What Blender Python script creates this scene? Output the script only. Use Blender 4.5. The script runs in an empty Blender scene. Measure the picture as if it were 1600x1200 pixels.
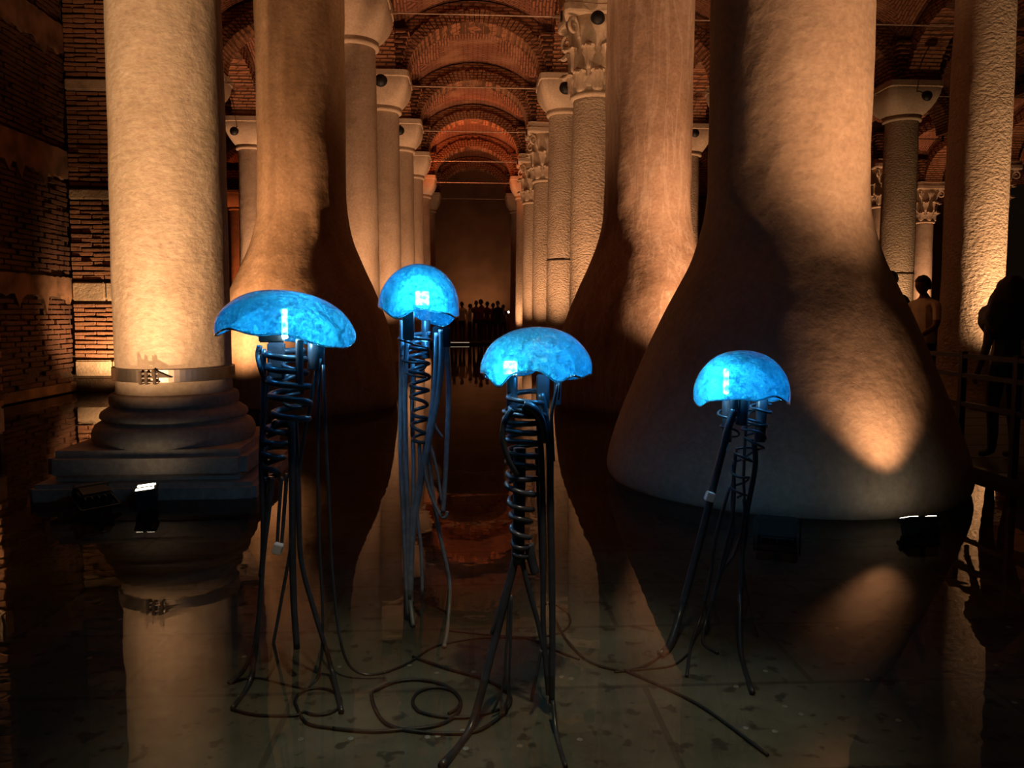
import bpy, bmesh, math, random
from mathutils import Vector, Matrix, noise
R = math.radians
sc = bpy.context.scene
COL = sc.collection
random.seed(7)

# ------------------------------------------------------------------ camera
F_PX, CAM_Z = 1190.0, 1.25
YAW, PITCH, ROLL = R(3.03), R(4.2), R(0.2)
SHIFT_PX = 22.5                                       # the photo is cropped a little off its optical centre
cam_d = bpy.data.cameras.new('camera'); cam = bpy.data.objects.new('camera', cam_d); COL.objects.link(cam)
cam_d.sensor_fit = 'HORIZONTAL'; cam_d.sensor_width = 36.0; cam_d.lens = 36.0 * F_PX / 1600.0
cam_d.shift_y = -SHIFT_PX / 1600.0
cam_d.clip_start = 0.05; cam_d.clip_end = 200
cam.location = (0, 0, CAM_Z)
_f = Vector((math.sin(YAW) * math.cos(PITCH), math.cos(YAW) * math.cos(PITCH), -math.sin(PITCH)))
_r = Vector((math.cos(YAW), -math.sin(YAW), 0)); _u = _r.cross(_f)
RIGHT = _r * math.cos(ROLL) + _u * math.sin(ROLL)
UP = _u * math.cos(ROLL) - _r * math.sin(ROLL)
FWD = _f
cam.rotation_euler = Matrix((RIGHT, UP, -FWD)).transposed().to_euler()
sc.camera = cam

# ------------------------------------------------------------------ world, exposure
w = bpy.data.worlds.new('world'); sc.world = w; w.use_nodes = True
w.node_tree.nodes['Background'].inputs[0].default_value = (1.0, 0.55, 0.32, 1)
w.node_tree.nodes['Background'].inputs[1].default_value = 0.004
sc.view_settings.view_transform = 'Standard'; sc.view_settings.look = 'None'
sc.view_settings.exposure = 0.0; sc.view_settings.gamma = 1.0
sc.view_settings.use_curve_mapping = False
sc.cycles.use_denoising = True
sc.cycles.sample_clamp_indirect = 3.0
sc.cycles.max_bounces = 6; sc.cycles.diffuse_bounces = 3; sc.cycles.glossy_bounces = 3; sc.cycles.transparent_max_bounces = 10
sc.cycles.caustics_reflective = False; sc.cycles.caustics_refractive = False

WARM = (1.0, 0.50, 0.25); GOLD = (1.0, 0.55, 0.27); RED = (1.0, 0.20, 0.045)
def spot(loc, target, energy, size=70, blend=0.6, color=WARM, radius=0.05):
    d = bpy.data.lights.new('spot_beam', 'SPOT'); d.energy = energy; d.color = color
    d.spot_size = R(size); d.spot_blend = blend; d.shadow_soft_size = radius
    o = bpy.data.objects.new('spot_beam', d); COL.objects.link(o)
    o.location = loc
    o.rotation_euler = (Vector(target) - Vector(loc)).to_track_quat('-Z', 'Y').to_euler()
    return o
# added fill spot without a fixture, brightens the pool floor from above
spot((0.5, 0.6, 6.2), (0.1, 2.35, -0.15), 700, 26, 1.0, (1.0, 0.84, 0.62), 0.15)

# ------------------------------------------------------------------ pixel helpers (1600 x 1200 frame)
FLOOR_Z = -0.15
def ray(px, py):
    return FWD + RIGHT * ((px - 800) / F_PX) - UP * ((py - 600 + SHIFT_PX) / F_PX)
def at(px, py, Y):
    d = ray(px, py); return Vector((0, 0, CAM_Z)) + d * (Y / d.y)
def on_z(px, py, z):
    d = ray(px, py); return Vector((0, 0, CAM_Z)) + d * ((z - CAM_Z) / d.z)
def trace(pts, Y, rad=0.006):
    out = []
    for p in pts:
        yy = Y + (p[2] if len(p) > 2 else 0.0)
        q = at(p[0], p[1], yy)
        if q.z < FLOOR_Z + rad: q = on_z(p[0], p[1], FLOOR_Z + rad)
        out.append(q)
    return out

# ------------------------------------------------------------------ object helpers
def tag(o, label=None, cat=None, group=None, kind=None):
    if label: o['label'] = label
    if cat: o['category'] = cat
    if group: o['group'] = group
    if kind: o['kind'] = kind
    return o
def empty(name, loc, label=None, cat=None, group=None, kind=None, rz=0):
    o = bpy.data.objects.new(name, None); COL.objects.link(o); o.location = loc; o.rotation_euler = (0, 0, rz)
    o.empty_display_size = 0.1
    return tag(o, label, cat, group, kind)
def mesh(name, V, F, mat, smooth=False):
    me = bpy.data.meshes.new(name); me.from_pydata([tuple(v) for v in V], [], F); me.update()
    if mat: me.materials.append(mat)
    if smooth: me.polygons.foreach_set('use_smooth', [True] * len(me.polygons))
    return me
def link(name, me, parent=None, loc=(0, 0, 0), rz=0.0, rot=None):
    o = bpy.data.objects.new(name, me); COL.objects.link(o); o.location = loc
    o.rotation_euler = rot if rot else (0, 0, rz)
    if parent: o.parent = parent
    return o
def obj(name, VF, mat, parent=None, smooth=False):
    """one mesh object from world-space verts; a parented part is stored relative to its thing (no rotation on the parents used here)"""
    V, F = VF
    off = Vector((0, 0, 0)); p = parent
    while p: off += p.location; p = p.parent
    return link(name, mesh(name, [Vector(v) - off for v in V], F, mat, smooth), parent)
def copy_tree(o, parent=None):
    c = o.copy(); COL.objects.link(c)
    if parent: c.parent = parent
    for ch in list(o.children): copy_tree(ch, c)
    return c
def join(*parts):
    V, F = [], []
    for v, f in parts:
        n = len(V); V += list(v); F += [[i + n for i in q] for q in f]
    return V, F
def box(x0, x1, y0, y1, z0, z1):
    V = [(x0, y0, z0), (x1, y0, z0), (x1, y1, z0), (x0, y1, z0), (x0, y0, z1), (x1, y0, z1), (x1, y1, z1), (x0, y1, z1)]
    return V, [[0, 3, 2, 1], [4, 5, 6, 7], [0, 1, 5, 4], [1, 2, 6, 5], [2, 3, 7, 6], [3, 0, 4, 7]]
def bbox(x0, x1, y0, y1, z0, z1, b):
    """box with bevelled edges"""
    bm = bmesh.new()
    V, F = box(x0, x1, y0, y1, z0, z1)
    vs = [bm.verts.new(v) for v in V]
    for f in F: bm.faces.new([vs[i] for i in f])
    bmesh.ops.bevel(bm, geom=list(bm.edges), offset=b, segments=2, affect='EDGES')
    bm.verts.index_update()
    out = [v.co.copy() for v in bm.verts], [[v.index for v in f.verts] for f in bm.faces]
    bm.free(); return out
def xform(VF, M):
    return [M @ Vector(v) for v in VF[0]], VF[1]
def lathe(prof, cx=0, cy=0, n=48, jitter=0.0, seed=0, caps=True, sx=1, sy=1):
    V, F = [], []
    for i, (r, z) in enumerate(prof):
        for k in range(n):
            a = 2 * math.pi * k / n
            rr = r
            if jitter: rr += jitter * (noise.noise((math.cos(a) * 1.3 + seed, math.sin(a) * 1.3, z * 0.8)) + 0.4 * noise.noise((math.cos(a) * 4 + seed, math.sin(a) * 4, z * 3)))
            V.append((cx + rr * math.cos(a) * sx, cy + rr * math.sin(a) * sy, z))
    for i in range(len(prof) - 1):
        for k in range(n):
            a, b = i * n + k, i * n + (k + 1) % n
            F.append([a, b, b + n, a + n])
    if caps:
        F.append(list(range(n))[::-1]); F.append([len(V) - n + k for k in range(n)])
    return V, F
def smooth_pts(P, sub=6):
    P = [Vector(p) for p in P]
    if len(P) < 3: return P
    out = []
    for i in range(len(P) - 1):
        p0 = P[max(i - 1, 0)]; p1 = P[i]; p2 = P[i + 1]; p3 = P[min(i + 2, len(P) - 1)]
        for k in range(sub):
            t = k / sub
            out.append(0.5 * ((2 * p1) + (p2 - p0) * t + (2 * p0 - 5 * p1 + 4 * p2 - p3) * t * t + (3 * p1 - p0 - 3 * p2 + p3) * t ** 3))
    out.append(P[-1]); return out
def tube(P, r, n=8, sub=6, r_end=None, flat=1.0):
    P = smooth_pts(P, sub) if sub else [Vector(p) for p in P]
    V, F = [], []
    up = None
    for i, p in enumerate(P):
        t = (P[min(i + 1, len(P) - 1)] - P[max(i - 1, 0)])
        if t.length < 1e-9: t = Vector((0, 0, 1))
        t.normalize()
        if up is None:
            up = t.orthogonal().normalized() if abs(t.y) > 0.9 else (Vector((0, 1, 0)) - t * t.y).normalized()
        else:
            up = (up - t * up.dot(t)); up = up.normalized() if up.length > 1e-6 else t.orthogonal().normalized()
        s = t.cross(up)
        rr = r if r_end is None else r + (r_end - r) * i / max(1, len(P) - 1)
        for k in range(n):
            a = 2 * math.pi * k / n
            V.append(p + (s * math.cos(a) + up * math.sin(a) * flat) * rr)
    for i in range(len(P) - 1):
        for k in range(n):
            a, b = i * n + k, i * n + (k + 1) % n
            F.append([a, b, b + n, a + n])
    F.append(list(range(n))[::-1]); F.append([len(V) - n + k for k in range(n)])
    return V, F

# ------------------------------------------------------------------ materials
def mat(name):
    m = bpy.data.materials.new(name); m.use_nodes = True
    nt = m.node_tree; b = nt.nodes['Principled BSDF']
    return m, nt, b
def N(nt, t, **kw):
    n = nt.nodes.new(t)
    for k, v in kw.items():
        if k.startswith('i_'): n.inputs[k[2:].replace('_', ' ')].default_value = v
        else: setattr(n, k, v)
    return n
def L(nt, a, ao, b, bi): nt.links.new(a.outputs[ao], b.inputs[bi])
def plain(name, col, rough=0.5, metal=0.0, var=0.15, scale=12.0, bump=0.0, bscale=60):
    m, nt, b = mat(name)
    tc = N(nt, 'ShaderNodeTexCoord'); nz = N(nt, 'ShaderNodeTexNoise'); nz.inputs['Scale'].default_value = scale
    L(nt, tc, 'Object', nz, 'Vector')
    rp = N(nt, 'ShaderNodeValToRGB')
    rp.color_ramp.elements[0].position = 0.3; rp.color_ramp.elements[1].position = 0.7
    rp.color_ramp.elements[0].color = tuple(c * (1 - var) for c in col) + (1,)
    rp.color_ramp.elements[1].color = tuple(min(1, c * (1 + var)) for c in col) + (1,)
    L(nt, nz, 0, rp, 'Fac'); L(nt, rp, 'Color', b, 'Base Color')
    b.inputs['Roughness'].default_value = rough; b.inputs['Metallic'].default_value = metal
    if bump:
        n2 = N(nt, 'ShaderNodeTexNoise'); n2.inputs['Scale'].default_value = bscale; n2.inputs['Detail'].default_value = 4
        L(nt, tc, 'Object', n2, 'Vector')
        bp = N(nt, 'ShaderNodeBump'); bp.inputs['Strength'].default_value = 1.0; bp.inputs['Distance'].default_value = bump
        L(nt, n2, 0, bp, 'Height'); L(nt, bp, 'Normal', b, 'Normal')
    return m
def stone(name, c1, c2, c3, rough=0.75, bump=0.004, bscale=30, streak=0.5, chisel=0.0, stain=(0.30, 0.27, 0.10), stain_amt=0.0, vein=0.0):
    m, nt, b = mat(name)
    geo = N(nt, 'ShaderNodeNewGeometry')
    mp = N(nt, 'ShaderNodeMapping'); mp.inputs['Scale'].default_value = (1, 1, 1 - 0.75 * streak); L(nt, geo, 'Position', mp, 'Vector')
    n1 = N(nt, 'ShaderNodeTexNoise'); n1.inputs['Scale'].default_value = 2.2; n1.inputs['Detail'].default_value = 8; n1.inputs['Roughness'].default_value = 0.68
    L(nt, mp, 0, n1, 'Vector')
    rp = N(nt, 'ShaderNodeValToRGB'); e = rp.color_ramp.elements
    e[0].position = 0.30; e[0].color = c1 + (1,); e[1].position = 0.72; e[1].color = c3 + (1,)
    x = e.new(0.5); x.color = c2 + (1,)
    L(nt, n1, 0, rp, 'Fac')
    out = rp
    n2 = N(nt, 'ShaderNodeTexNoise'); n2.inputs['Scale'].default_value = 26; n2.inputs['Detail'].default_value = 5
    L(nt, geo, 'Position', n2, 'Vector')
    mx = N(nt, 'ShaderNodeMix', data_type='RGBA', blend_type='OVERLAY'); mx.inputs['Factor'].default_value = 0.35
    L(nt, rp, 'Color', mx, 'A'); L(nt, n2, 0, mx, 'B')
    last, lo = mx, 'Result'
    if vein:
        mv = N(nt, 'ShaderNodeMapping'); mv.inputs['Scale'].default_value = (4.0, 4.0, 0.55); L(nt, geo, 'Position', mv, 'Vector')
        nv = N(nt, 'ShaderNodeTexNoise'); nv.inputs['Scale'].default_value = 1.5; nv.inputs['Detail'].default_value = 8; nv.inputs['Distortion'].default_value = 0.5
        L(nt, mv, 0, nv, 'Vector')
        rv = N(nt, 'ShaderNodeValToRGB'); ev = rv.color_ramp.elements
        ev[0].position = 0.46; ev[0].color = (0, 0, 0, 1); ev[1].position = 0.54; ev[1].color = (0, 0, 0, 1); xx = ev.new(0.5); xx.color = (vein, vein, vein, 1)
        L(nt, nv, 0, rv, 'Fac')
        m2 = N(nt, 'ShaderNodeMix', data_type='RGBA'); L(nt, rv, 'Color', m2, 'Factor'); L(nt, last, lo, m2, 'A'); m2.inputs['B'].default_value = (0.85, 0.72, 0.6, 1)
        last = m2
    if stain_amt:
        ms = N(nt, 'ShaderNodeMapping'); ms.inputs['Scale'].default_value = (2.5, 2.5, 0.4); L(nt, geo, 'Position', ms, 'Vector')
        ns = N(nt, 'ShaderNodeTexNoise'); ns.inputs['Scale'].default_value = 1.3; L(nt, ms, 0, ns, 'Vector')
        rs = N(nt, 'ShaderNodeMapRange'); rs.inputs['From Min'].default_value = 0.52; rs.inputs['From Max'].default_value = 0.72; rs.inputs['To Max'].default_value = stain_amt
        L(nt, ns, 0, rs, 'Value')
        m3 = N(nt, 'ShaderNodeMix', data_type='RGBA'); L(nt, rs, 0, m3, 'Factor'); L(nt, last, lo, m3, 'A'); m3.inputs['B'].default_value = stain + (1,)
        last = m3
    L(nt, last, lo if last.type != 'MIX' else 'Result', b, 'Base Color')
    b.inputs['Roughness'].default_value = rough; b.inputs['Specular IOR Level'].default_value = 0.25
    nb = N(nt, 'ShaderNodeTexNoise'); nb.inputs['Scale'].default_value = bscale; nb.inputs['Detail'].default_value = 9; nb.inputs['Roughness'].default_value = 0.72
    L(nt, geo, 'Position', nb, 'Vector')
    bp = N(nt, 'ShaderNodeBump'); bp.inputs['Distance'].default_value = bump; L(nt, nb, 0, bp, 'Height')
    nl = N(nt, 'ShaderNodeTexNoise'); nl.inputs['Scale'].default_value = 5; nl.inputs['Detail'].default_value = 3; L(nt, geo, 'Position', nl, 'Vector')
    b2 = N(nt, 'ShaderNodeBump'); b2.inputs['Distance'].default_value = 0.02; b2.inputs['Strength'].default_value = 0.6
    L(nt, nl, 0, b2, 'Height'); L(nt, bp, 'Normal', b2, 'Normal')
    fin = b2
    if chisel:
        mc = N(nt, 'ShaderNodeMapping'); mc.inputs['Scale'].default_value = (17, 17, 27); mc.inputs['Rotation'].default_value = (0.2, 0.25, 0); L(nt, geo, 'Position', mc, 'Vector')
        vc = N(nt, 'ShaderNodeTexNoise'); vc.inputs['Scale'].default_value = 1.0; vc.inputs['Detail'].default_value = 6; vc.inputs['Roughness'].default_value = 0.55
        L(nt, mc, 0, vc, 'Vector')
        b3 = N(nt, 'ShaderNodeBump'); b3.inputs['Distance'].default_value = chisel; L(nt, vc, 0, b3, 'Height'); L(nt, b2, 'Normal', b3, 'Normal')
        fin = b3
    L(nt, fin, 'Normal', b, 'Normal')
    return m
def brick_mat(name, c1, c2, mortar, scale=1.0, uv=True, bw=0.30, rh=0.075, ms=0.02, bump=0.02, plaster=0.4, swap=False, pcol=(0.42, 0.22, 0.13)):
    m, nt, b = mat(name)
    if uv:
        tc = N(nt, 'ShaderNodeUVMap'); src, so = tc, 'UV'
    else:
        tc = N(nt, 'ShaderNodeNewGeometry'); sp = N(nt, 'ShaderNodeSeparateXYZ'); L(nt, tc, 'Position', sp, 0)
        ad = N(nt, 'ShaderNodeMath', operation='ADD'); L(nt, sp, 'X', ad, 0); L(nt, sp, 'Y', ad, 1)
        cb = N(nt, 'ShaderNodeCombineXYZ'); L(nt, ad, 0, cb, 'X'); L(nt, sp, 'Z', cb, 'Y'); src, so = cb, 0
    nd = N(nt, 'ShaderNodeTexNoise'); nd.inputs['Scale'].default_value = 3.0
    g2 = N(nt, 'ShaderNodeNewGeometry'); L(nt, g2, 'Position', nd, 'Vector')
    va = N(nt, 'ShaderNodeVectorMath', operation='MULTIPLY_ADD'); va.inputs[1].default_value = (0.06, 0.06, 0.0)
    L(nt, nd, 'Color', va, 0); L(nt, src, so, va, 2)
    bt = N(nt, 'ShaderNodeTexBrick'); bt.inputs['Scale'].default_value = scale
    bt.inputs['Brick Width'].default_value = bw; bt.inputs['Row Height'].default_value = rh
    bt.inputs['Mortar Size'].default_value = ms; bt.inputs['Mortar Smooth'].default_value = 0.3
    bt.inputs['Color1'].default_value = c1 + (1,); bt.inputs['Color2'].default_value = c2 + (1,); bt.inputs['Mortar'].default_value = mortar + (1,)
    L(nt, va, 0, bt, 'Vector')
    n1 = N(nt, 'ShaderNodeTexNoise'); n1.inputs['Scale'].default_value = 1.1; n1.inputs['Detail'].default_value = 6; L(nt, g2, 'Position', n1, 'Vector')
    mr = N(nt, 'ShaderNodeMapRange'); mr.inputs['From Min'].default_value = 0.50; mr.inputs['From Max'].default_value = 0.66; mr.inputs['To Max'].default_value = plaster
    L(nt, n1, 0, mr, 'Value')
    mx = N(nt, 'ShaderNodeMix', data_type='RGBA'); L(nt, mr, 0, mx, 'Factor'); L(nt, bt, 'Color', mx, 'A'); mx.inputs['B'].default_value = pcol + (1,)
    L(nt, mx, 'Result', b, 'Base Color'); b.inputs['Roughness'].default_value = 0.9; b.inputs['Specular IOR Level'].default_value = 0.1
    inv = N(nt, 'ShaderNodeMath', operation='SUBTRACT'); inv.inputs[0].default_value = 1.0; L(nt, bt, 'Fac', inv, 1)
    bp = N(nt, 'ShaderNodeBump'); bp.inputs['Distance'].default_value = bump; L(nt, inv, 0, bp, 'Height'); L(nt, bp, 'Normal', b, 'Normal')
    return m

M = {}
M['marble'] = stone('pale_marble', (0.50, 0.40, 0.29), (0.62, 0.51, 0.39), (0.70, 0.60, 0.47), bump=0.0042, bscale=24, stain_amt=0.35, chisel=0.006)
M['marble_plain'] = stone('tan_marble', (0.44, 0.33, 0.24), (0.53, 0.42, 0.32), (0.60, 0.49, 0.38), bump=0.006, bscale=30)
M['marble_rough'] = stone('rough_marble', (0.46, 0.36, 0.26), (0.56, 0.45, 0.34), (0.64, 0.53, 0.41), bump=0.01, bscale=22, chisel=0.05)
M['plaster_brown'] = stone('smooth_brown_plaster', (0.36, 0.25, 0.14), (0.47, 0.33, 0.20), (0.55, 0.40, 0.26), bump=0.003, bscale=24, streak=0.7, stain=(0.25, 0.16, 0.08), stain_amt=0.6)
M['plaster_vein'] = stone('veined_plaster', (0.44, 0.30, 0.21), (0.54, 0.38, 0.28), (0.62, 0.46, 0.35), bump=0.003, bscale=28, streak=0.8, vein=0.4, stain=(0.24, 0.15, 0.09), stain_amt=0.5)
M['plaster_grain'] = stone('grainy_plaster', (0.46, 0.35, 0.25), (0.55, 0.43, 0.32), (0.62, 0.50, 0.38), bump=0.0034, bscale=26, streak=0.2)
M['base_stone'] = stone('worn_base_stone', (0.36, 0.26, 0.19), (0.46, 0.34, 0.25), (0.54, 0.41, 0.31), bump=0.008, bscale=18, streak=0.0)
M['capital'] = stone('capital_stone', (0.50, 0.39, 0.28), (0.60, 0.48, 0.36), (0.66, 0.54, 0.42), bump=0.006, bscale=24, streak=0.0)
M['vault'] = brick_mat('vault_brick', (0.34, 0.145, 0.085), (0.24, 0.10, 0.06), (0.12, 0.055, 0.035), rh=0.085, ms=0.018, bump=0.03, plaster=0.5)
M['arch'] = brick_mat('arch_brick', (0.40, 0.18, 0.10), (0.30, 0.13, 0.07), (0.12, 0.06, 0.035), uv=False, rh=0.085, ms=0.02, bump=0.02, plaster=0.5)
M['springer'] = brick_mat('springer_brick', (0.34, 0.15, 0.085), (0.25, 0.11, 0.06), (0.07, 0.035, 0.02), uv=False, rh=0.11, ms=0.03, bump=0.05, plaster=0.2)
M['brick'] = plain('red_brick', (0.42, 0.22, 0.12), 0.9, var=0.35, scale=3.0, bump=0.01, bscale=40)
M['mortar'] = plain('dark_mortar', (0.10, 0.065, 0.04), 0.95, var=0.3, scale=4.0, bump=0.02, bscale=25)
M['brick_shaded'] = plain('shaded_brick', (0.11, 0.052, 0.03), 0.92, var=0.45, scale=1.4, bump=0.012, bscale=35)  # brick darkened in colour as shade, offsets lamp spill on the side wall
M['block'] = plain('pale_stone_block', (0.55, 0.44, 0.30), 0.85, var=0.25, scale=5.0, bump=0.012, bscale=30)
M['render_coat'] = plain('flaking_lime_render', (0.22, 0.125, 0.07), 0.9, var=0.5, scale=3.0, bump=0.01, bscale=20)
M['far_wall'] = plain('brown_far_wall', (0.34, 0.20, 0.11), 0.9, var=0.2, scale=1.0, bump=0.01, bscale=8)
M['strap'] = plain('brushed_steel_strap', (0.50, 0.44, 0.38), 0.42, 0.9, 0.1, 20)
M['iron'] = plain('dark_iron', (0.06, 0.045, 0.035), 0.5, 0.6, 0.3, 10)
M['rod'] = plain('tie_rod_steel', (0.50, 0.36, 0.27), 0.5, 0.6, 0.2, 8)
M['black'] = plain('black_powder_coat', (0.008, 0.008, 0.009), 0.6, 0.0, 0.2, 20)
M['rubber'] = plain('glossy_black_tube', (0.035, 0.038, 0.048), 0.28, 0.0, 0.2, 30)
M['strap_pale'] = plain('satin_grey_strap', (0.22, 0.24, 0.28), 0.35, 0.0, 0.2, 30)
M['cable'] = plain('black_cable', (0.010, 0.010, 0.011), 0.5, 0.0, 0.2, 30)
M['deck'] = plain('dark_walkway_deck', (0.010, 0.008, 0.007), 0.8, 0.0, 0.3, 6)
M['coin'] = plain('worn_coin', (0.55, 0.52, 0.46), 0.35, 0.7, 0.2, 40)
M['skin'] = plain('skin', (0.17, 0.085, 0.05), 0.6, 0.0, 0.08, 15)
M['hair'] = plain('black_hair', (0.012, 0.009, 0.008), 0.55, 0.0, 0.3, 50, 0.006, 60)
M['c_tan'] = plain('tan_shirt_cloth', (0.66, 0.56, 0.38), 0.9, 0.0, 0.1, 10, 0.004, 30)
M['c_grey'] = plain('grey_top_cloth', (0.16, 0.14, 0.13), 0.9, 0.0, 0.1, 10, 0.004, 30)
M['c_black'] = plain('black_cloth', (0.015, 0.014, 0.016), 0.9, 0.0, 0.1, 10)
M['c_dark'] = plain('dark_trousers', (0.03, 0.03, 0.035), 0.9, 0.0, 0.1, 10)
M['c_white'] = plain('white_cloth', (0.55, 0.50, 0.46), 0.9, 0.0, 0.1, 10)
M['c_maroon'] = plain('maroon_cloth', (0.16, 0.03, 0.03), 0.9, 0.0, 0.1, 10)
M['c_brown'] = plain('brown_cloth', (0.14, 0.07, 0.04), 0.9, 0.0, 0.1, 10)
def emit(name, col, s):
    m, nt, b = mat(name); b.inputs['Base Color'].default_value = col + (1,)
    b.inputs['Emission Color'].default_value = col + (1,); b.inputs['Emission Strength'].default_value = s
    return m
M['lens'] = emit('lit_floodlight_lens', (1.0, 0.86, 0.62), 9.0)
M['lens_dim'] = plain('dark_floodlight_lens', (0.03, 0.03, 0.035), 0.15, 0.0, 0.1, 10)
M['phone'] = emit('phone_torch', (1.0, 0.95, 0.9), 30.0)
M['led'] = emit('led_module', (0.5, 0.88, 1.0), 130.0)
M['strip'] = emit('walkway_light_strip', (1.0, 0.8, 0.55), 0.35)
def dome_mat():
    m, nt, b = mat('blue_bubbled_glass')
    out = nt.nodes['Material Output']; nt.nodes.remove(b)
    tc = N(nt, 'ShaderNodeTexCoord')
    n1 = N(nt, 'ShaderNodeTexNoise'); n1.inputs['Scale'].default_value = 55; n1.inputs['Detail'].default_value = 3; L(nt, tc, 'Object', n1, 'Vector')
    n2 = N(nt, 'ShaderNodeTexVoronoi', feature='DISTANCE_TO_EDGE'); n2.inputs['Scale'].default_value = 26; L(nt, tc, 'Object', n2, 'Vector')
    bp = N(nt, 'ShaderNodeBump'); bp.inputs['Distance'].default_value = 0.011; L(nt, n1, 0, bp, 'Height')
    b2 = N(nt, 'ShaderNodeBump'); b2.inputs['Distance'].default_value = 0.012; b2.inputs['Strength'].default_value = 0.7; L(nt, n2, 0, b2, 'Height'); L(nt, bp, 'Normal', b2, 'Normal')
    tl = N(nt, 'ShaderNodeBsdfTranslucent'); tl.inputs['Color'].default_value = (0.09, 0.80, 0.97, 1); L(nt, b2, 'Normal', tl, 'Normal')
    tr = N(nt, 'ShaderNodeBsdfTransparent'); tr.inputs['Color'].default_value = (0.45, 0.82, 1.0, 1)
    df = N(nt, 'ShaderNodeBsdfDiffuse'); df.inputs['Color'].default_value = (0.08, 0.70, 0.95, 1); L(nt, b2, 'Normal', df, 'Normal')
    gl = N(nt, 'ShaderNodeBsdfGlossy'); gl.inputs['Roughness'].default_value = 0.12; L(nt, b2, 'Normal', gl, 'Normal')
    rp = N(nt, 'ShaderNodeMapRange'); rp.inputs['From Min'].default_value = 0.35; rp.inputs['From Max'].default_value = 0.65; rp.inputs['To Min'].default_value = 0.08; rp.inputs['To Max'].default_value = 0.40; L(nt, n1, 0, rp, 'Value')
    m1 = N(nt, 'ShaderNodeMixShader'); m1.inputs[0].default_value = 0.3; L(nt, tl, 0, m1, 1); L(nt, df, 0, m1, 2)
    m2 = N(nt, 'ShaderNodeMixShader'); L(nt, rp, 0, m2, 0); L(nt, m1, 0, m2, 1); L(nt, tr, 0, m2, 2)
    fr = N(nt, 'ShaderNodeFresnel'); fr.inputs['IOR'].default_value = 1.4
    m3 = N(nt, 'ShaderNodeMixShader'); L(nt, fr, 0, m3, 0); L(nt, m2, 0, m3, 1); L(nt, gl, 0, m3, 2)
    L(nt, m3, 0, out, 'Surface')
    return m
M['dome'] = dome_mat()
def water_mat():
    m, nt, b = mat('still_water')
    out = nt.nodes['Material Output']; nt.nodes.remove(b)
    geo = N(nt, 'ShaderNodeNewGeometry')
    n1 = N(nt, 'ShaderNodeTexNoise'); n1.inputs['Scale'].default_value = 3.0; n1.inputs['Detail'].default_value = 3; L(nt, geo, 'Position', n1, 'Vector')
    bp = N(nt, 'ShaderNodeBump'); bp.inputs['Distance'].default_value = 0.0012; L(nt, n1, 0, bp, 'Height')
    gl = N(nt, 'ShaderNodeBsdfGlossy'); gl.inputs['Roughness'].default_value = 0.015; L(nt, bp, 'Normal', gl, 'Normal')
    tr = N(nt, 'ShaderNodeBsdfTransparent'); tr.inputs['Color'].default_value = (0.80, 0.78, 0.66, 1)
    fr = N(nt, 'ShaderNodeFresnel'); fr.inputs['IOR'].default_value = 1.33
    mx = N(nt, 'ShaderNodeMixShader'); L(nt, fr, 0, mx, 0); L(nt, tr, 0, mx, 1); L(nt, gl, 0, mx, 2); L(nt, mx, 0, out, 'Surface')
    return m
M['water'] = water_mat()
def floor_mat():
    m, nt, b = mat('silty_pool_floor')
    geo = N(nt, 'ShaderNodeNewGeometry')
    n1 = N(nt, 'ShaderNodeTexNoise'); n1.inputs['Scale'].default_value = 1.6; n1.inputs['Detail'].default_value = 8; n1.inputs['Roughness'].default_value = 0.65; L(nt, geo, 'Position', n1, 'Vector')
    rp = N(nt, 'ShaderNodeValToRGB'); e = rp.color_ramp.elements
    e[0].position = 0.35; e[0].color = (0.045, 0.042, 0.028, 1); e[1].position = 0.7; e[1].color = (0.17, 0.165, 0.13, 1)
    L(nt, n1, 0, rp, 'Fac')
    n2 = N(nt, 'ShaderNodeTexNoise'); n2.inputs['Scale'].default_value = 13; n2.inputs['Detail'].default_value = 2; L(nt, geo, 'Position', n2, 'Vector')
    mr = N(nt, 'ShaderNodeMapRange'); mr.inputs['From Min'].default_value = 0.60; mr.inputs['From Max'].default_value = 0.66; mr.inputs['To Max'].default_value = 0.75; L(nt, n2, 0, mr, 'Value')
    mx = N(nt, 'ShaderNodeMix', data_type='RGBA'); L(nt, mr, 0, mx, 'Factor'); L(nt, rp, 'Color', mx, 'A'); mx.inputs['B'].default_value = (0.012, 0.011, 0.008, 1)
    # worn joints between large floor slabs
    bt = N(nt, 'ShaderNodeTexBrick'); bt.inputs['Scale'].default_value = 1.0; bt.inputs['Brick Width'].default_value = 1.3; bt.inputs['Row Height'].default_value = 0.55; bt.inputs['Mortar Size'].default_value = 0.012
    L(nt, geo, 'Position', bt, 'Vector')
    bt.inputs['Color1'].default_value = (1, 1, 1, 1); bt.inputs['Color2'].default_value = (0.8, 0.8, 0.8, 1); bt.inputs['Mortar'].default_value = (0.35, 0.35, 0.35, 1)
    m2 = N(nt, 'ShaderNodeMix', data_type='RGBA', blend_type='MULTIPLY'); m2.inputs['Factor'].default_value = 0.8; L(nt, mx, 'Result', m2, 'A'); L(nt, bt, 'Color', m2, 'B')
    L(nt, m2, 'Result', b, 'Base Color'); b.inputs['Roughness'].default_value = 0.8
    return m
M['floor'] = floor_mat()

# ------------------------------------------------------------------ the hall grid
LX = [-16.2, -11.7, -6.95, -2.28, 2.42, 7.0, 11.6, 16.25, 20.85, 25.4]
LY = [0.96 + 4.8 * k for k in range(0, 10)]          # LY[1] = 5.76 is the row of the two nearest pillars
LIFT = 0.10
CAP_TOP, SPRING, FAR_Y = 7.17, 7.25, LY[8] + 2.6

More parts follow.
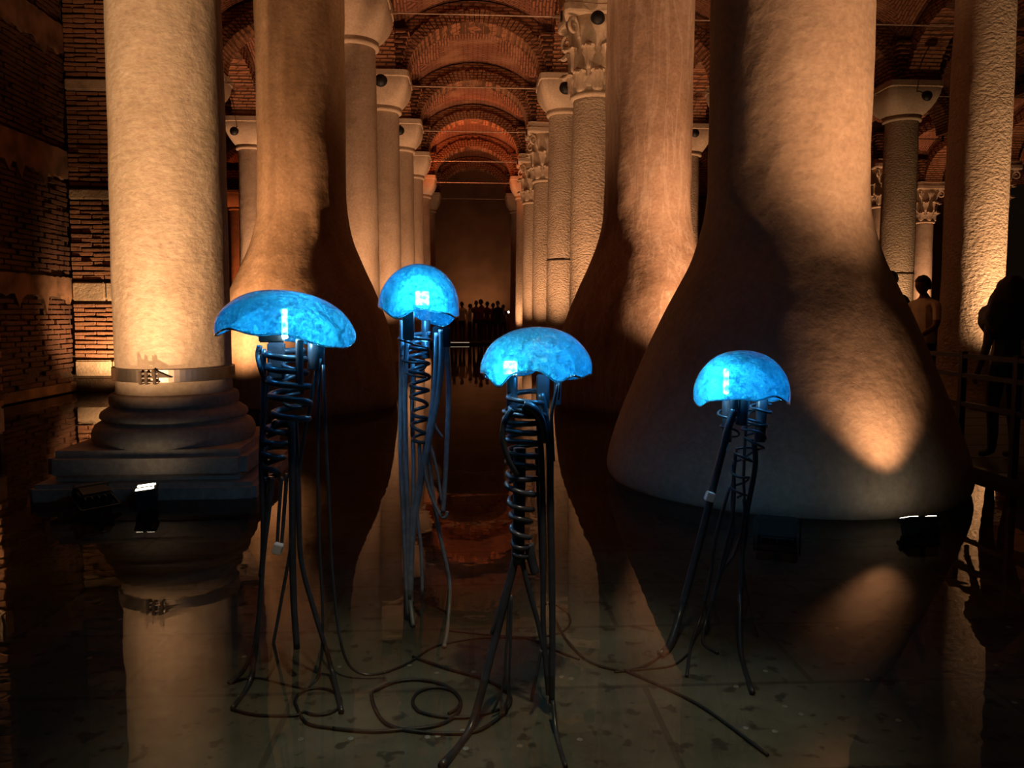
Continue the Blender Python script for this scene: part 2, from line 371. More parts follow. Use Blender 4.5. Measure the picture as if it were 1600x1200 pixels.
tag(obj('floor', box(-18, 28, -6, FAR_Y + 1, FLOOR_Z - 0.2, FLOOR_Z), M['floor']), 'dark silty stone floor of the flooded hall under shallow water', 'floor', kind='structure')
tag(obj('water', ([(-18, -6, 0), (28, -6, 0), (28, FAR_Y + 1, 0), (-18, FAR_Y + 1, 0)], [[0, 1, 2, 3]]), M['water']), 'still dark water mirroring the pillars across the flooded hall', 'water', kind='stuff')
tag(obj('wall_far', box(-18, 28, FAR_Y, FAR_Y + 0.6, FLOOR_Z, 9.6), M['far_wall']), 'dim brown wall closing the far end of the hall', 'wall', kind='structure')

# ceiling: one groin vault per bay, brick arches between the pillars, brick springers over the capitals
def vault_mesh(a, b, H, n=20):
    V, F, U = [], [], []
    for j in range(n + 1):
        for i in range(n + 1):
            x = math.sin((-1 + 2 * i / n) * math.pi / 2); y = math.sin((-1 + 2 * j / n) * math.pi / 2)
            zx = math.sqrt(max(0, 1 - x * x)); zy = math.sqrt(max(0, 1 - y * y))
            z = H * max(zx, zy) + 0.16 * zx * zy
            V.append((x * a, y * b, z))
    idx = lambda i, j: j * (n + 1) + i
    for j in range(n):
        for i in range(n): F.append([idx(i, j), idx(i, j + 1), idx(i + 1, j + 1), idx(i + 1, j)])
    me = mesh('vault', V, F, M['vault'], True)
    uv = me.uv_layers.new(name='UVMap')
    for p in me.polygons:
        c = p.center; xb = abs(c.x / a) < abs(c.y / b)   # nearer the front/back arch: barrel runs along y
        for li in p.loop_indices:
            v = me.vertices[me.loops[li].vertex_index].co
            if xb: uv.data[li].uv = (math.asin(max(-1, min(1, v.x / a))) * a, v.y)
            else: uv.data[li].uv = (math.asin(max(-1, min(1, v.y / b))) * b, v.x)
    return me
def arch_mesh(half, rise, depth, ring, nb=46):
    """voussoir bricks of one arch as real wedges, joined: each is only a few pixels wide in the photo"""
    parts = []
    for k in range(nb):
        t0 = math.pi * (k + 0.09) / nb; t1 = math.pi * (k + 0.91) / nb
        d = depth * 0.5 + (0.012 if k % 2 else -0.008); ro = ring + random.uniform(-0.03, 0.03)
        V = []
        for y in (-d, d):
            for t in (t0, t1):
                for r in (0, ro):
                    V.append((math.cos(t) * (half + r), y, math.sin(t) * (rise + r)))
        parts.append((V, [[0, 1, 3, 2], [4, 6, 7, 5], [0, 4, 5, 1], [2, 3, 7, 6], [0, 2, 6, 4], [1, 5, 7, 3]]))
    return join(*parts)
def spandrel(half, rise, depth, a, H, n=32):
    """masonry core of an arch: from just above the intrados up to the vault"""
    V, F = [], []
    for i in range(n + 1):
        t = math.pi * i / n; x = math.cos(t) * (half + 0.02); z = math.sin(t) * (rise + 0.02)
        xe = math.cos(t) * a; ze = H * math.sqrt(max(0, 1 - (xe / a) ** 2)) + 0.02
        for y in (-depth / 2, depth / 2): V += [(x, y, z), (xe, y, ze)]
    for i in range(n):
        k = i * 4
        F += [[k, k + 1, k + 5, k + 4], [k + 2, k + 6, k + 7, k + 3], [k, k + 4, k + 6, k + 2]]
    return V, F
ceil = empty('ceiling', (0, 0, SPRING), 'red brick groin vaults and arches over the pillars', 'ceiling', kind='structure')
VAULT_H, HALF_X = 1.85, 1.68
me_v, me_a, me_s = {}, {}, {}
def bay_used(i, j):
    x0 = LX[i]
    return (x0 > -8 or j >= 4) and not (x0 < -8 and j < 4) and not (x0 > 12 and j < 2)
for j in range(len(LY) - 1):
    for i in range(len(LX) - 1):
        if not bay_used(i, j): continue
        a = (LX[i + 1] - LX[i]) / 2; b = (LY[j + 1] - LY[j]) / 2
        k = (round(a, 3), round(b, 3))
        if k not in me_v: me_v[k] = vault_mesh(a, b, VAULT_H)
        link('vault', me_v[k], ceil, ((LX[i] + LX[i + 1]) / 2, (LY[j] + LY[j + 1]) / 2, 0))
def add_arch(cx, cy, half_bay, rz):
    k = round(half_bay, 3)
    if k not in me_a:
        h = half_bay - 0.66
        me_a[k] = mesh('arch', *arch_mesh(h, 1.32, 0.78, 0.30), M['arch']); me_s[k] = mesh('arch_core', *spandrel(h, 1.32, 0.56, half_bay, VAULT_H), M['arch'])
    core = link('arch_core', me_s[k], ceil, (cx, cy, 0), rz)
    tag(link('arch_bricks', me_a[k], core), kind='stuff')
for j in range(1, len(LY)):
    for i in range(len(LX) - 1):
        if bay_used(i, min(j, len(LY) - 2)): add_arch((LX[i] + LX[i + 1]) / 2, LY[j], (LX[i + 1] - LX[i]) / 2, 0)
for j in range(len(LY) - 1):
    for i in range(2, len(LX) - 1):
        if bay_used(i, j): add_arch(LX[i], (LY[j] + LY[j + 1]) / 2, 2.4, math.pi / 2)
me_sp = mesh('springer', *join(*[box(-0.50 - 0.03 * q, 0.50 + 0.03 * q, -0.50 - 0.03 * q, 0.50 + 0.03 * q, 0.02 + 0.11 * q, 0.02 + 0.11 * q + 0.085) for q in range(9)], box(-0.47, 0.47, -0.47, 0.47, 0.0, 1.0)), M['springer'])
for j in range(1, len(LY)):
    for i in range(1, len(LX) - 1):
        if bay_used(i, min(j, len(LY) - 2)): tag(link('springer', me_sp, ceil, (LX[i], LY[j], 0)), kind='stuff')

# ------------------------------------------------------------------ brick walls on the left
BRICKS = [mesh('brick', *bbox(-0.162 + random.uniform(0, .012), 0.162 - random.uniform(0, .012), 0, 0.09, -0.026, 0.026 + random.uniform(-.006, .004), 0.007), M['brick']) for _ in range(5)]
def brick_face(parent, x0, x1, Y, z0, z1, singles_x, singles_z, pitch=0.072, blocks=()):
    """courses of brick facing the viewer; single bricks next to the corner in view, the rest joined"""
    rest = []; z = z0; row = 0
    while z < z1:
        if any(b0 - 0.02 < z < b1 + 0.02 for b0, b1 in blocks): z += pitch; continue
        x = x0 + (0.0 if row % 2 else -0.17)
        while x < x1 - 0.05:
            xa, xb = max(x, x0), min(x + 0.33, x1)
            if xb - xa > 0.06:
                dy = random.uniform(-0.035, 0.0); dz = random.uniform(-0.006, 0.006)
                if singles_x[0] <= xa < singles_x[1] and z < singles_z and xb - xa > 0.3:
                    link('brick', random.choice(BRICKS), parent, ((xa + xb) / 2 - parent.location.x, Y + dy - parent.location.y, z + dz - parent.location.z), rot=(random.uniform(-.03, .03), random.uniform(-.03, .03), random.uniform(-.05, .05)))
                else: rest.append(box(xa + 0.01, xb - 0.01, Y + dy, Y + 0.09, z + dz - 0.026, z + dz + 0.026))
            x += 0.33
        z += pitch; row += 1
    if rest: tag(obj('brick_courses', join(*rest), M['brick'], parent), kind='stuff')
def block_row(parent, x0, x1, Y, z0, z1, out=0.05):
    x = x0
    while x < x1 - 0.1:
        xb = min(x + random.uniform(0.5, 0.75), x1)
        if x1 - xb < 0.2: xb = x1
        obj('stone_block', bbox(x + 0.006, xb - 0.006, Y - out, Y + 0.1, z0, z1, 0.02), M['block'], parent); x = xb
ZB = lambda y, Y: at(150, y, Y).z
YE = 12.3
we = empty('wall_left_end', (-6.2, YE, 0), 'brick end wall with pale stone courses lit from below behind the strapped pillar', 'wall', kind='structure')
obj('backing', box(-6.6, -4.25, YE + 0.06, YE + 1.0, FLOOR_Z, 9.0), M['mortar'], we)
BL = [(ZB(587, YE), ZB(563, YE)), (ZB(470, YE), ZB(441, YE)), (ZB(312, YE), ZB(296, YE)), (ZB(142, YE), ZB(124, YE))]
for z0, z1 in BL: block_row(we, -6.22, -4.25, YE, z0, z1)
brick_face(we, -6.22, -4.25, YE, 0.42, 8.6, (-6.23, -5.4), 6.3, blocks=BL)
obj('wall_footing', bbox(-6.4, -4.3, YE + 0.02, YE + 0.2, FLOOR_Z, BL[0][0] - 0.02, 0.03), M['mortar'], we)
YN = 6.8
wn = empty('wall_left_near', (-5.5, YN, 0), 'brightly lit brick pier at the very left edge of the pool', 'wall', kind='structure')
xe = at(-2, 640, YN).x
obj('backing', join(box(-6.6, xe - 0.03, YN + 0.05, YN + 0.10, FLOOR_Z, 9.0), box(-6.6, xe - 0.85, YN + 0.10, YN + 0.7, FLOOR_Z, 9.0)), M['mortar'], wn)
BN = [(0.18, 0.42), (1.4, 1.66), (3.0, 3.2), (4.8, 5.0)]
for z0, z1 in BN: block_row(wn, xe - 1.3, xe, YN, z0, z1)
brick_face(wn, xe - 1.98, xe, YN, 0.45, 8.6, (xe - 0.68, xe), 2.6, blocks=BN)
XW = -6.25
wl = empty('wall_left', (XW, 9.5, 0), 'dark brick side wall with flaking render bands on the left', 'wall', kind='structure')
obj('backing', box(XW - 0.5, XW - 0.05, 7.4, YE + 0.5, FLOOR_Z, 9.0), M['mortar'], wl)
BW = [(0.02, 0.16), (1.5, 1.78), (3.30, 3.72), (5.2, 5.6)]
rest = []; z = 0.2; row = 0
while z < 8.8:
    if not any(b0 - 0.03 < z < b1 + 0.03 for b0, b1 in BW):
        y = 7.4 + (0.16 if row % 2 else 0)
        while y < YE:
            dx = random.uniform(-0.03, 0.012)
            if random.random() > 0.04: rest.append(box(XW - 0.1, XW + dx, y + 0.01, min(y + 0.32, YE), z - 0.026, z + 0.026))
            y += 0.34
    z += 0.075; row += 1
tag(obj('brick_courses', join(*rest), M['brick_shaded'], wl), kind='stuff')
for z0, z1 in BW:                                       # render bands with a ragged, flaking lower edge
    y = 7.4
    while y < YE - 0.05:
        yb = min(y + random.uniform(0.5, 0.9), YE)
        n = 9; V, F = [], []
        for q in range(n + 1):
            t = y + (yb - y) * q / n
            zl = z0 - (random.choice((0, 0, .02, .05, .10, 0.28)) if z0 > 0.5 else 0) * random.random()
            for x in (XW - 0.06, XW + 0.03): V += [(x, t, zl), (x, t, z1 + random.uniform(-.01, .01))]
        for q in range(n):
            k = q * 4; F += [[k + 2, k + 6, k + 7, k + 3], [k, k + 2, k + 3, k + 1][::-1] if q == 0 else [k + 1, k + 3, k + 7, k + 5], [k, k + 4, k + 6, k + 2]]
        obj('render_patch', (V, F), M['render_coat'], wl); y = yb + 0.004

# ------------------------------------------------------------------ floodlights
def floodlight(loc, target, label, lit=True, s=1.0, stand=None, group=None, parts=True):
    """box floodlight on a yoke and a post standing on the pool floor"""
    t = empty('floodlight', (loc[0], loc[1], FLOOR_Z), label, 'floodlight', group)
    q = (Vector(target) - Vector(loc)).to_track_quat('-Z', 'Y').to_matrix().to_4x4()
    T = Matrix.Translation(Vector(loc)) @ q
    hsg = obj('housing', xform(join(bbox(-0.085 * s, 0.085 * s, -0.06 * s, 0.06 * s, 0.0, 0.09 * s, 0.012 * s), bbox(-0.092 * s, 0.092 * s, -0.066 * s, 0.066 * s, -0.012 * s, 0.012 * s, 0.005 * s)), T), M['black'], t)
    if parts:
        for q2 in range(5): obj('cooling_fin', xform(box((-0.07 + 0.035 * q2 - 0.003) * s, (-0.07 + 0.035 * q2 + 0.003) * s, -0.05 * s, 0.05 * s, 0.085 * s, 0.115 * s), T), M['black'], hsg)
        obj('yoke', xform(join(box(-0.105 * s, -0.097 * s, -0.012, 0.012, -0.01, 0.15 * s), box(0.097 * s, 0.105 * s, -0.012, 0.012, -0.01, 0.15 * s), box(-0.105 * s, 0.105 * s, -0.012, 0.012, 0.142 * s, 0.15 * s)), T), M['black'], t)
    if lit:
        for x0_, x1_ in ((-0.078, -0.030), (0.030, 0.078)): obj('lens_strip', xform(box(x0_ * s, x1_ * s, -0.052 * s, 0.052 * s, -0.016 * s, -0.011 * s), T), M['lens'], t)
    else: obj('lens', xform(box(-0.078 * s, 0.078 * s, -0.052 * s, 0.052 * s, -0.016 * s, -0.011 * s), T), M['lens_dim'], t)
    p0 = T @ Vector((0, 0, 0.146 * s)) if parts else T @ Vector((0, 0, 0.06))
    if p0.z > FLOOR_Z + 0.02: obj('post', tube([(p0.x, p0.y, FLOOR_Z), (p0.x, p0.y, p0.z)], 0.014, 8, 0), M['black'], t)
    d = (Vector(target) - Vector(loc)).normalized()
    return Vector(loc) + d * 0.05

# ------------------------------------------------------------------ pillars
def dense(prof, step=0.12):
    out = [prof[0]]
    for (r0, z0), (r1, z1) in zip(prof, prof[1:]):
        n = max(1, int((z1 - z0) / step))
        for q in range(1, n + 1): out.append((r0 + (r1 - r0) * q / n, z0 + (z1 - z0) * q / n))
    return out
def spline(prof, step=0.06):
    P = smooth_pts([Vector((r, 0, z)) for r, z in prof], 8)
    return [(p.x, p.z) for p in P]
def plain_capital(top=CAP_TOP, neck=6.38, r0=0.44, half=0.70, n=48, m=14):
    """cushion capital: round neck growing into a square abacus"""
    V, F = [], []
    rows = []
    for i in range(m + 1):
        t = i / m
        z = neck + (top - 0.17 - neck) * t
        e = 2 + 9 * t ** 1.2
        s = r0 + 0.03 + (half - r0 - 0.03) * math.sin(t * math.pi / 2) ** 0.85
        rows.append((s, e, z))
    rows += [(half, 12, top - 0.16), (half + 0.02, 14, top - 0.14), (half + 0.02, 14, top)]
    for s, e, z in rows:
        for k in range(n):
            a = 2 * math.pi * k / n; c, q = math.cos(a), math.sin(a)
            r = s / (abs(c) ** e + abs(q) ** e) ** (1 / e)
            V.append((r * c, r * q, z))
    for i in range(len(rows) - 1):
        for k in range(n):
            a, b = i * n + k, i * n + (k + 1) % n; F.append([a, b, b + n, a + n])
    F.append(list(range(n))[::-1]); F.append([len(V) - n + k for k in range(n)])
    return V, F
def leaf_mesh(h, w_, curl, nu=8, nv=14):
    """acanthus leaf: lobed edge, raised rib, tip rolling outwards and down"""
    V, F = [], []
    for j in range(nv + 1):
        t = j / nv
        z = h * math.sin(min(t, 0.82) / 0.82 * math.pi / 2) ** 0.9 - max(0, t - 0.82) * h * 1.1
        out = 0.015 + curl * t ** 2.8
        ww = w_ * (0.78 + 0.30 * math.sin(t * math.pi)) * (1 - 0.5 * max(0, t - 0.72) / 0.28) * (0.78 + 0.30 * abs(math.sin(3.5 * math.pi * t + 0.4)))
        for i in range(nu + 1):
            u = -1 + 2 * i / nu
            rib = 0.045 * math.exp(-(u / 0.16) ** 2) + 0.022 * abs(math.cos(u * 4.7)) - 0.035 * u * u
            V.append((u * ww / 2, -(out + rib), z - 0.05 * h * u * u))
    m_ = len(V); V += [(x, y + 0.04, z) for x, y, z in V]
    idx = lambda i, j: j * (nu + 1) + i
    for j in range(nv):
        for i in range(nu):
            q = [idx(i, j), idx(i + 1, j), idx(i + 1, j + 1), idx(i, j + 1)]
            F.append(q); F.append([k + m_ for k in q][::-1])
    edge = [idx(i, 0) for i in range(nu)] + [idx(nu, j) for j in range(nv)] + [idx(i, nv) for i in range(nu, 0, -1)] + [idx(0, j) for j in range(nv, 0, -1)]
    for a, b in zip(edge, edge[1:] + edge[:1]): F.append([a, a + m_, b + m_, b])
    return V, F
LEAF_LOW = mesh('leaf', *leaf_mesh(0.42, 0.27, 0.18), M['capital'], True)
LEAF_UP = mesh('leaf', *leaf_mesh(0.46, 0.26, 0.22), M['capital'], True)
def volute():
    P = []
    for q in range(26):
        a = q / 25 * 4.6 * math.pi / 2; r = 0.16 * (1 - q / 30)
        P.append((0, -0.0 - r * math.sin(a) - 0.02, r * math.cos(a)))
    return join(tube(P, 0.035, 7, 0, r_end=0.03), tube([(0, 0.0, 0.16), (0, 0.10, 0.05), (0, 0.16, -0.18)], 0.05, 7, 4, r_end=0.03))
VOLUTE = mesh('volute', *volute(), M['capital'], True)
BELL = mesh('bell', *lathe([(0.43, 5.42), (0.45, 5.6), (0.46, 6.2), (0.50, 6.6), (0.58, 6.86)], n=40), M['capital'], True)
def abacus():
    V, F = [], []
    n = 48
    for z, g in ((6.84, 0.0), (6.88, 0.02), (7.0, 0.02), (7.02, -0.01), (CAP_TOP, 0.0)):
        for k in range(n):
            a = 2 * math.pi * (k + 0.5) / n; c, q = math.cos(a), math.sin(a)
            e = 12; r = (0.66 + g) / (abs(c) ** e + abs(q) ** e) ** (1 / e)
            m_ = abs(math.cos(2 * a)); r *= 1 - 0.13 * m_ ** 2
            V.append((r * c, r * q, z))
    for i in range(4):
        for k in range(n):
            a, b = i * n + k, i * n + (k + 1) % n; F.append([a, b, b + n, a + n])
    F.append(list(range(n))[::-1]); F.append([len(V) - n + k for k in range(n)])
    return V, F
ABACUS = mesh('abacus', *abacus(), M['capital'])
CARVED_RING = mesh('neck_ring', *lathe([(0.42, 5.34), (0.47, 5.36), (0.48, 5.40), (0.46, 5.44), (0.42, 5.46)], n=40), M['capital'], True)
PLAIN_CAP = mesh('capital', *plain_capital(), M['capital'])
PLAIN_RING = mesh('neck_ring', *lathe([(0.42, 6.24), (0.475, 6.26), (0.485, 6.30), (0.47, 6.33), (0.46, 6.36), (0.47, 6.40)], n=40), M['capital'], True)
def put_capital(t, kind):
    if kind == 'carved':
        cap = link('capital', BELL, t)
        for q in range(8):
            a = 2 * math.pi * q / 8; link('leaf', LEAF_LOW, cap, (0.44 * math.cos(a), 0.44 * math.sin(a), 5.44), a + math.pi / 2)
            b_ = a + math.pi / 8; link('leaf', LEAF_UP, cap, (0.45 * math.cos(b_), 0.45 * math.sin(b_), 5.86), b_ + math.pi / 2)
        for q in range(4):
            a = math.pi / 4 + q * math.pi / 2; link('volute', VOLUTE, cap, (0.66 * math.cos(a), 0.66 * math.sin(a), 6.62), a + math.pi / 2)
        link('abacus', ABACUS, cap); link('neck_ring', CARVED_RING, t)
    else:
        link('capital', PLAIN_CAP, t); link('neck_ring', PLAIN_RING, t)
SHAFTS = {}
def shaft_mesh(kind, top, seed):
    k = (kind, top, seed)
    if k not in SHAFTS:
        prof = dense([(0.50, FLOOR_Z), (0.50, 0.10), (0.455, 0.14), (0.445, 1.5), (0.43, 4.0), (0.41, top)])
        SHAFTS[k] = mesh('shaft', *lathe(prof, n=56, jitter=0.012, seed=seed), M['marble_rough' if kind == 'rough' else 'marble_plain'], True)
    return SHAFTS[k]
def plain_pillar(x, y, surf, capk, label, group, seed=0, joint=None):
    t = empty('column', (x, y, FLOOR_Z), label, 'column', group, 'thing')
    top = (5.4 if capk == 'carved' else 6.34) + LIFT
    def lk(name, me): o = link(name, me, t, (0, 0, -FLOOR_Z)); return o
    lk('shaft', shaft_mesh(surf, top, seed))
    n0 = set(t.children)
    put_capital(t, capk)
    for ch in t.children:
        if ch not in n0: ch.location.z += LIFT - FLOOR_Z
    if joint is not None:
        obj('joint', lathe([(0.43, joint - 0.02), (0.452, joint - 0.015), (0.452, joint + 0.015), (0.43, joint + 0.02)], x, y, 48, 0.008), M['iron'], t)
    return t
ORD = ['first', 'second', 'third', 'fourth', 'fifth', 'sixth', 'seventh']
seeds = 0
for q, j in enumerate(range(3, 9)):
    plain_pillar(LX[3], LY[j], 'smooth', 'plain', f'{ORD[q]} smooth pillar with plain capital behind the brown flared pillar, left of the nave', 'pillars along the nave', q)
caps_r = ['carved', 'plain', 'carved', 'carved', 'plain', 'plain']
for q, j in enumerate(range(3, 9)):
    c = caps_r[q]
    plain_pillar(LX[4], LY[j], 'rough', c, f'{ORD[q]} rough pillar behind the veined flared pillar, with {"leafy carved" if c == "carved" else "plain block"} capital', 'pillars along the nave', q, joint=(2.65 if q == 1 else None))
plain_pillar(LX[2], LY[5], 'smooth', 'plain', 'smooth pillar seen between the strapped pillar and the left flared pillar', 'pillars of the side aisles', 1)
plain_pillar(-11.68, LY[8], 'smooth', 'plain', 'distant reddish pillar in the gap right of the strapped pillar', 'pillars of the side aisles', 2)
rp_ = plain_pillar(7.13, LY[2], 'rough', 'plain', 'very rough golden-lit pillar behind the railing at the right', 'pillars of the side aisles', 3)
rp_.scale = (0.90, 0.90, 1)
plain_pillar(LX[5], LY[5], 'rough', 'plain', 'slim pillar in the gap between the two right-hand flared pillars', 'pillars of the side aisles', 4)
plain_pillar(11.45, LY[4], 'rough', 'plain', 'shaded pillar with plain wide capital behind the man in the tan shirt', 'pillars of the side aisles', 5, joint=2.35)
plain_pillar(LX[7], LY[6], 'smooth', 'carved', 'far pillar with carved capital just right of the big flared pillar', 'pillars of the side aisles', 1)
plain_pillar(LX[8], LY[7], 'smooth', 'carved', 'far pillar with carved capital left of the very rough golden pillar', 'pillars of the side aisles', 2)
plain_pillar(LX[8], LY[6], 'smooth', 'carved', 'far pillar at the right edge beyond the very rough golden pillar', 'pillars of the side aisles', 0)

for i, j in ((2, 3), (2, 4), (2, 6), (2, 7), (5, 3), (5, 4), (5, 6), (6, 5), (6, 6)):
    plain_pillar(LX[i], LY[j], 'smooth', 'plain', 'side aisle pillar almost wholly hidden behind a nearer thick pillar', 'hidden pillars of the side aisles', j % 3)

# nearest left pillar: stepped plinth, moulded base, smooth shaft, steel strap
X0, Y0 = -2.20, LY[1]
t = empty('column', (X0, Y0, FLOOR_Z), 'big pale pillar with a steel strap on a stepped stone base, left foreground', 'column', kind='thing')
RZ = Matrix.Translation((X0, Y0, 0)) @ Matrix.Rotation(R(2.0), 4, 'Z')
obj('lower_plinth', xform(bbox(-0.74, 0.72, -0.64, 0.64, FLOOR_Z, 0.11, 0.03), RZ), M['base_stone'], t)
obj('upper_plinth', xform(bbox(-0.66, 0.64, -0.58, 0.58, 0.112, 0.32, 0.05), RZ), M['base_stone'], t)
bs = spline([(0.55, 0.32), (0.565, 0.38), (0.54, 0.445), (0.50, 0.465), (0.495, 0.485), (0.51, 0.50), (0.50, 0.535), (0.455, 0.565), (0.44, 0.575), (0.447, 0.605), (0.44, 0.66), (0.40, 0.675)])
obj('base_moulding', lathe(bs, X0, Y0, 72, 0.008, 3), M['base_stone'], t, True)
obj('shaft', lathe(dense([(0.405, 0.665), (0.402, 0.72), (0.40, 1.2), (0.39, 3.0), (0.378, 4.2), (0.375, 6.44)], 0.06), X0, Y0, 96, 0.010, 9), M['marble'], t, True)
st = obj('strap', lathe([(0.395, 0.765), (0.418, 0.767), (0.420, 0.77), (0.420, 0.855), (0.418, 0.858), (0.395, 0.860)], X0, Y0, 72), M['strap'], t)
cx = at(233, 590, Y0 - 0.42)
for dz in (-0.03, 0.0, 0.03): obj('strap_bolt', tube([(cx.x - 0.06, Y0 - 0.447, cx.z + dz), (cx.x + 0.07, Y0 - 0.443, cx.z + dz)], 0.007, 8, 0), M['strap'], st)
for dx in (-0.045, -0.005, 0.05): obj('clamp_lug', bbox(cx.x + dx - 0.01, cx.x + dx + 0.01, Y0 - 0.465, Y0 - 0.405, cx.z - 0.045, cx.z + 0.045, 0.004), M['iron'], st)
obj('clamp_wedge', ([(cx.x + 0.03, Y0 - 0.455, cx.z + 0.06), (cx.x + 0.15, Y0 - 0.425, cx.z + 0.0), (cx.x + 0.03, Y0 - 0.455, cx.z + 0.0), (cx.x + 0.03, Y0 - 0.405, cx.z + 0.06), (cx.x + 0.15, Y0 - 0.395, cx.z + 0.0), (cx.x + 0.03, Y0 - 0.405, cx.z + 0.0)], [[0, 2, 1], [3, 4, 5], [0, 1, 4, 3], [1, 2, 5, 4], [2, 0, 3, 5]]), M['iron'], st)
n0 = set(t.children); put_capital(t, 'plain')
for ch in t.children:
    if ch not in n0: ch.location.z += LIFT - FLOOR_Z

# flared pillars: concave plastered foot swelling out of a thick smooth shaft
def flared(x, y, prof, m, label, seed, top_r=0.58):
    t = empty('column', (x, y, FLOOR_Z), label, 'column', 'flared pillars of the pool', 'thing')
    P = spline(prof)
    full = P + dense([P[-1], (top_r, 6.44)], 0.1)[1:]
    obj('flared_shaft', lathe(full, x, y, 96, 0.02, seed), m, t, True)
    n0 = set(t.children); put_capital(t, 'plain')
    for ch in t.children:
        if ch not in n0: ch.location.z += LIFT - FLOOR_Z; ch.scale = (1.3, 1.3, 1)
    return t
XB = 2.38
flared(XB, LY[1], [(1.20, FLOOR_Z), (1.26, -0.05), (1.315, 0.04), (1.315, 0.16), (1.26, 0.36), (1.12, 0.74), (0.93, 1.19), (0.80, 1.45), (0.695, 1.67), (0.62, 1.92), (0.59, 2.15), (0.58, 2.4), (0.578, 2.6)], M['plaster_grain'], 'huge flared pillar with a bell-shaped foot, right foreground', 11)
fp = [(1.17, FLOOR_Z), (1.22, -0.03), (1.25, 0.10), (1.245, 0.30), (1.22, 0.55), (1.14, 1.05), (0.97, 1.52), (0.80, 1.90), (0.68, 2.2), (0.61, 2.5), (0.59, 2.75), (0.585, 3.0)]
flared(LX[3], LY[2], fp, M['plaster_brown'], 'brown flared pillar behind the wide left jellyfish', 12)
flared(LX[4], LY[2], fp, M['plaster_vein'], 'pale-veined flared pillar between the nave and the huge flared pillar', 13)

# ------------------------------------------------------------------ tie rods
def tie_rod(x0, x1, y, label):
    t = empty('tie_rod', ((x0 + x1) / 2, y, 7.07), label, 'tie rod', 'iron tie rods between capitals')
    obj('rod', tube([(x0 + 0.66, y, 7.07), (x1 - 0.66, y, 7.07)], 0.016, 8, 0), M['rod'], t)
    for x, s in ((x0 + 0.66, 1), (x1 - 0.66, -1)):
        obj('clamp', bbox(min(x, x + s * 0.18), max(x, x + s * 0.18), y - 0.022, y + 0.022, 7.048, 7.092, 0.006), M['rod'], t)
        obj('eye_plate', bbox(x - 0.02, x + 0.02, y - 0.05, y + 0.05, 6.98, 7.18, 0.006), M['iron'], t)
for q, j in enumerate(range(3, 9)):
    tie_rod(LX[3], LX[4], LY[j], f'{ORD[q]} iron tie rod across the nave counting from the top of the picture')
for q, j in enumerate(range(4, 8)):
    tie_rod(LX[2], LX[3], LY[j], f'{ORD[q]} iron tie rod in the gap between the strapped pillar and the left flared pillar')
for q, j in enumerate(range(3, 8)):
    tie_rod(LX[4], LX[5], LY[j], f'{ORD[q]} iron tie rod in the gap between the two right-hand flared pillars')
for q, j in enumerate(range(3, 6)):
    tie_rod(LX[5], LX[6], LY[j], f'{ORD[q]} iron tie rod right of the huge flared pillar')
for q, j in enumerate(range(4, 7)):
    tie_rod(LX[6], LX[7], LY[j], f'{ORD[q]} iron tie rod above the shaded pillar with the wide capital')

# round loudspeaker-like lamps behind the capitals
def round_lamp(px, py, Y, label):
    c = at(px, py, Y)
    t = empty('round_lamp', c, label, 'lamp', 'round black lamps under the vaults')
    M_ = Matrix.Translation(c) @ Matrix.Rotation(R(80), 4, 'X')
    obj('housing', xform(lathe([(0.02, 0.12), (0.08, 0.11), (0.12, 0.05), (0.135, 0.0), (0.12, -0.02), (0.11, -0.01)], n=24), M_), M['black'], t, True)
    obj('lens', xform(lathe([(0.10, -0.012), (0.10, -0.006)], n=24), M_), M['iron'], t)
    obj('bracket', tube([c + Vector((0, 0.06, 0.05)), c + Vector((-0.02, 0.30, 0.2)), c + Vector((-0.02, 0.75, 0.30))], 0.015, 6, 4), M['iron'], t)
round_lamp(595, 126, LY[3] + 0.75, 'round black lamp beside the first plain pillar on the left of the nave')
round_lamp(624, 204, LY[4] + 0.75, 'round black lamp beside the second plain pillar on the left of the nave')
round_lamp(884, 138, LY[3] + 0.6, 'round black lamp left of the leafy carved capital')
round_lamp(934, 28, LY[3] - 1.0, 'round black lamp above the leafy carved capital')
round_lamp(366, 205, LY[5] - 1.05, 'round black lamp over the capital between the strapped and the left flared pillar')
round_lamp(1086, 208, LY[5] - 1.1, 'round black lamp over the capital between the two right-hand flared pillars')
round_lamp(1448, 150, LY[4] - 1.1, 'round black lamp over the wide plain capital at the right')

# ------------------------------------------------------------------ light on the pillars
# nave rows and aisles: a floodlight on the pool floor near each pillar, aimed up its shaft
def uplight(x, y, dx, dy, e, color=WARM, size=90, tz=5.6, z=0.06, where='far down the hall'):
    p = Vector((x + dx, y + dy, z)); tg = Vector((x + dx * 0.15, y + dy * 0.15, tz))
    floodlight(p, tg, f'small dark floodlight on the pool floor {where}', lit=False, group='floodlights at the feet of far pillars', parts=False)
    spot(p + (tg - p).normalized() * 0.06, tg, e, size, 1.0, color, 0.06)
for q, j in enumerate(range(3, 8)):
    uplight(LX[3], LY[j], 0.85, -1.9 if j < 7 else -0.95, 760 if q < 4 else 450, WARM, where=f'before the {ORD[q]} pillar left of the nave')
    uplight(LX[4], LY[j], -0.85, -1.9 if j < 7 else -0.95, 760 if q < 4 else 450, WARM, where=f'before the {ORD[q]} rough pillar')
uplight(LX[2], LY[5], 0.6, -1.9, 1500, where='by the pillar left of the brown flared pillar'); uplight(-11.68, LY[8], 0.5, -1.6, 800, RED, where='by the distant reddish pillar')
uplight(LX[5], LY[5], -0.6, -1.9, 1100, where='by the slim right-hand pillar'); uplight(11.45, LY[4], -0.5, -1.5, 420, GOLD, where='by the wide-capital pillar')
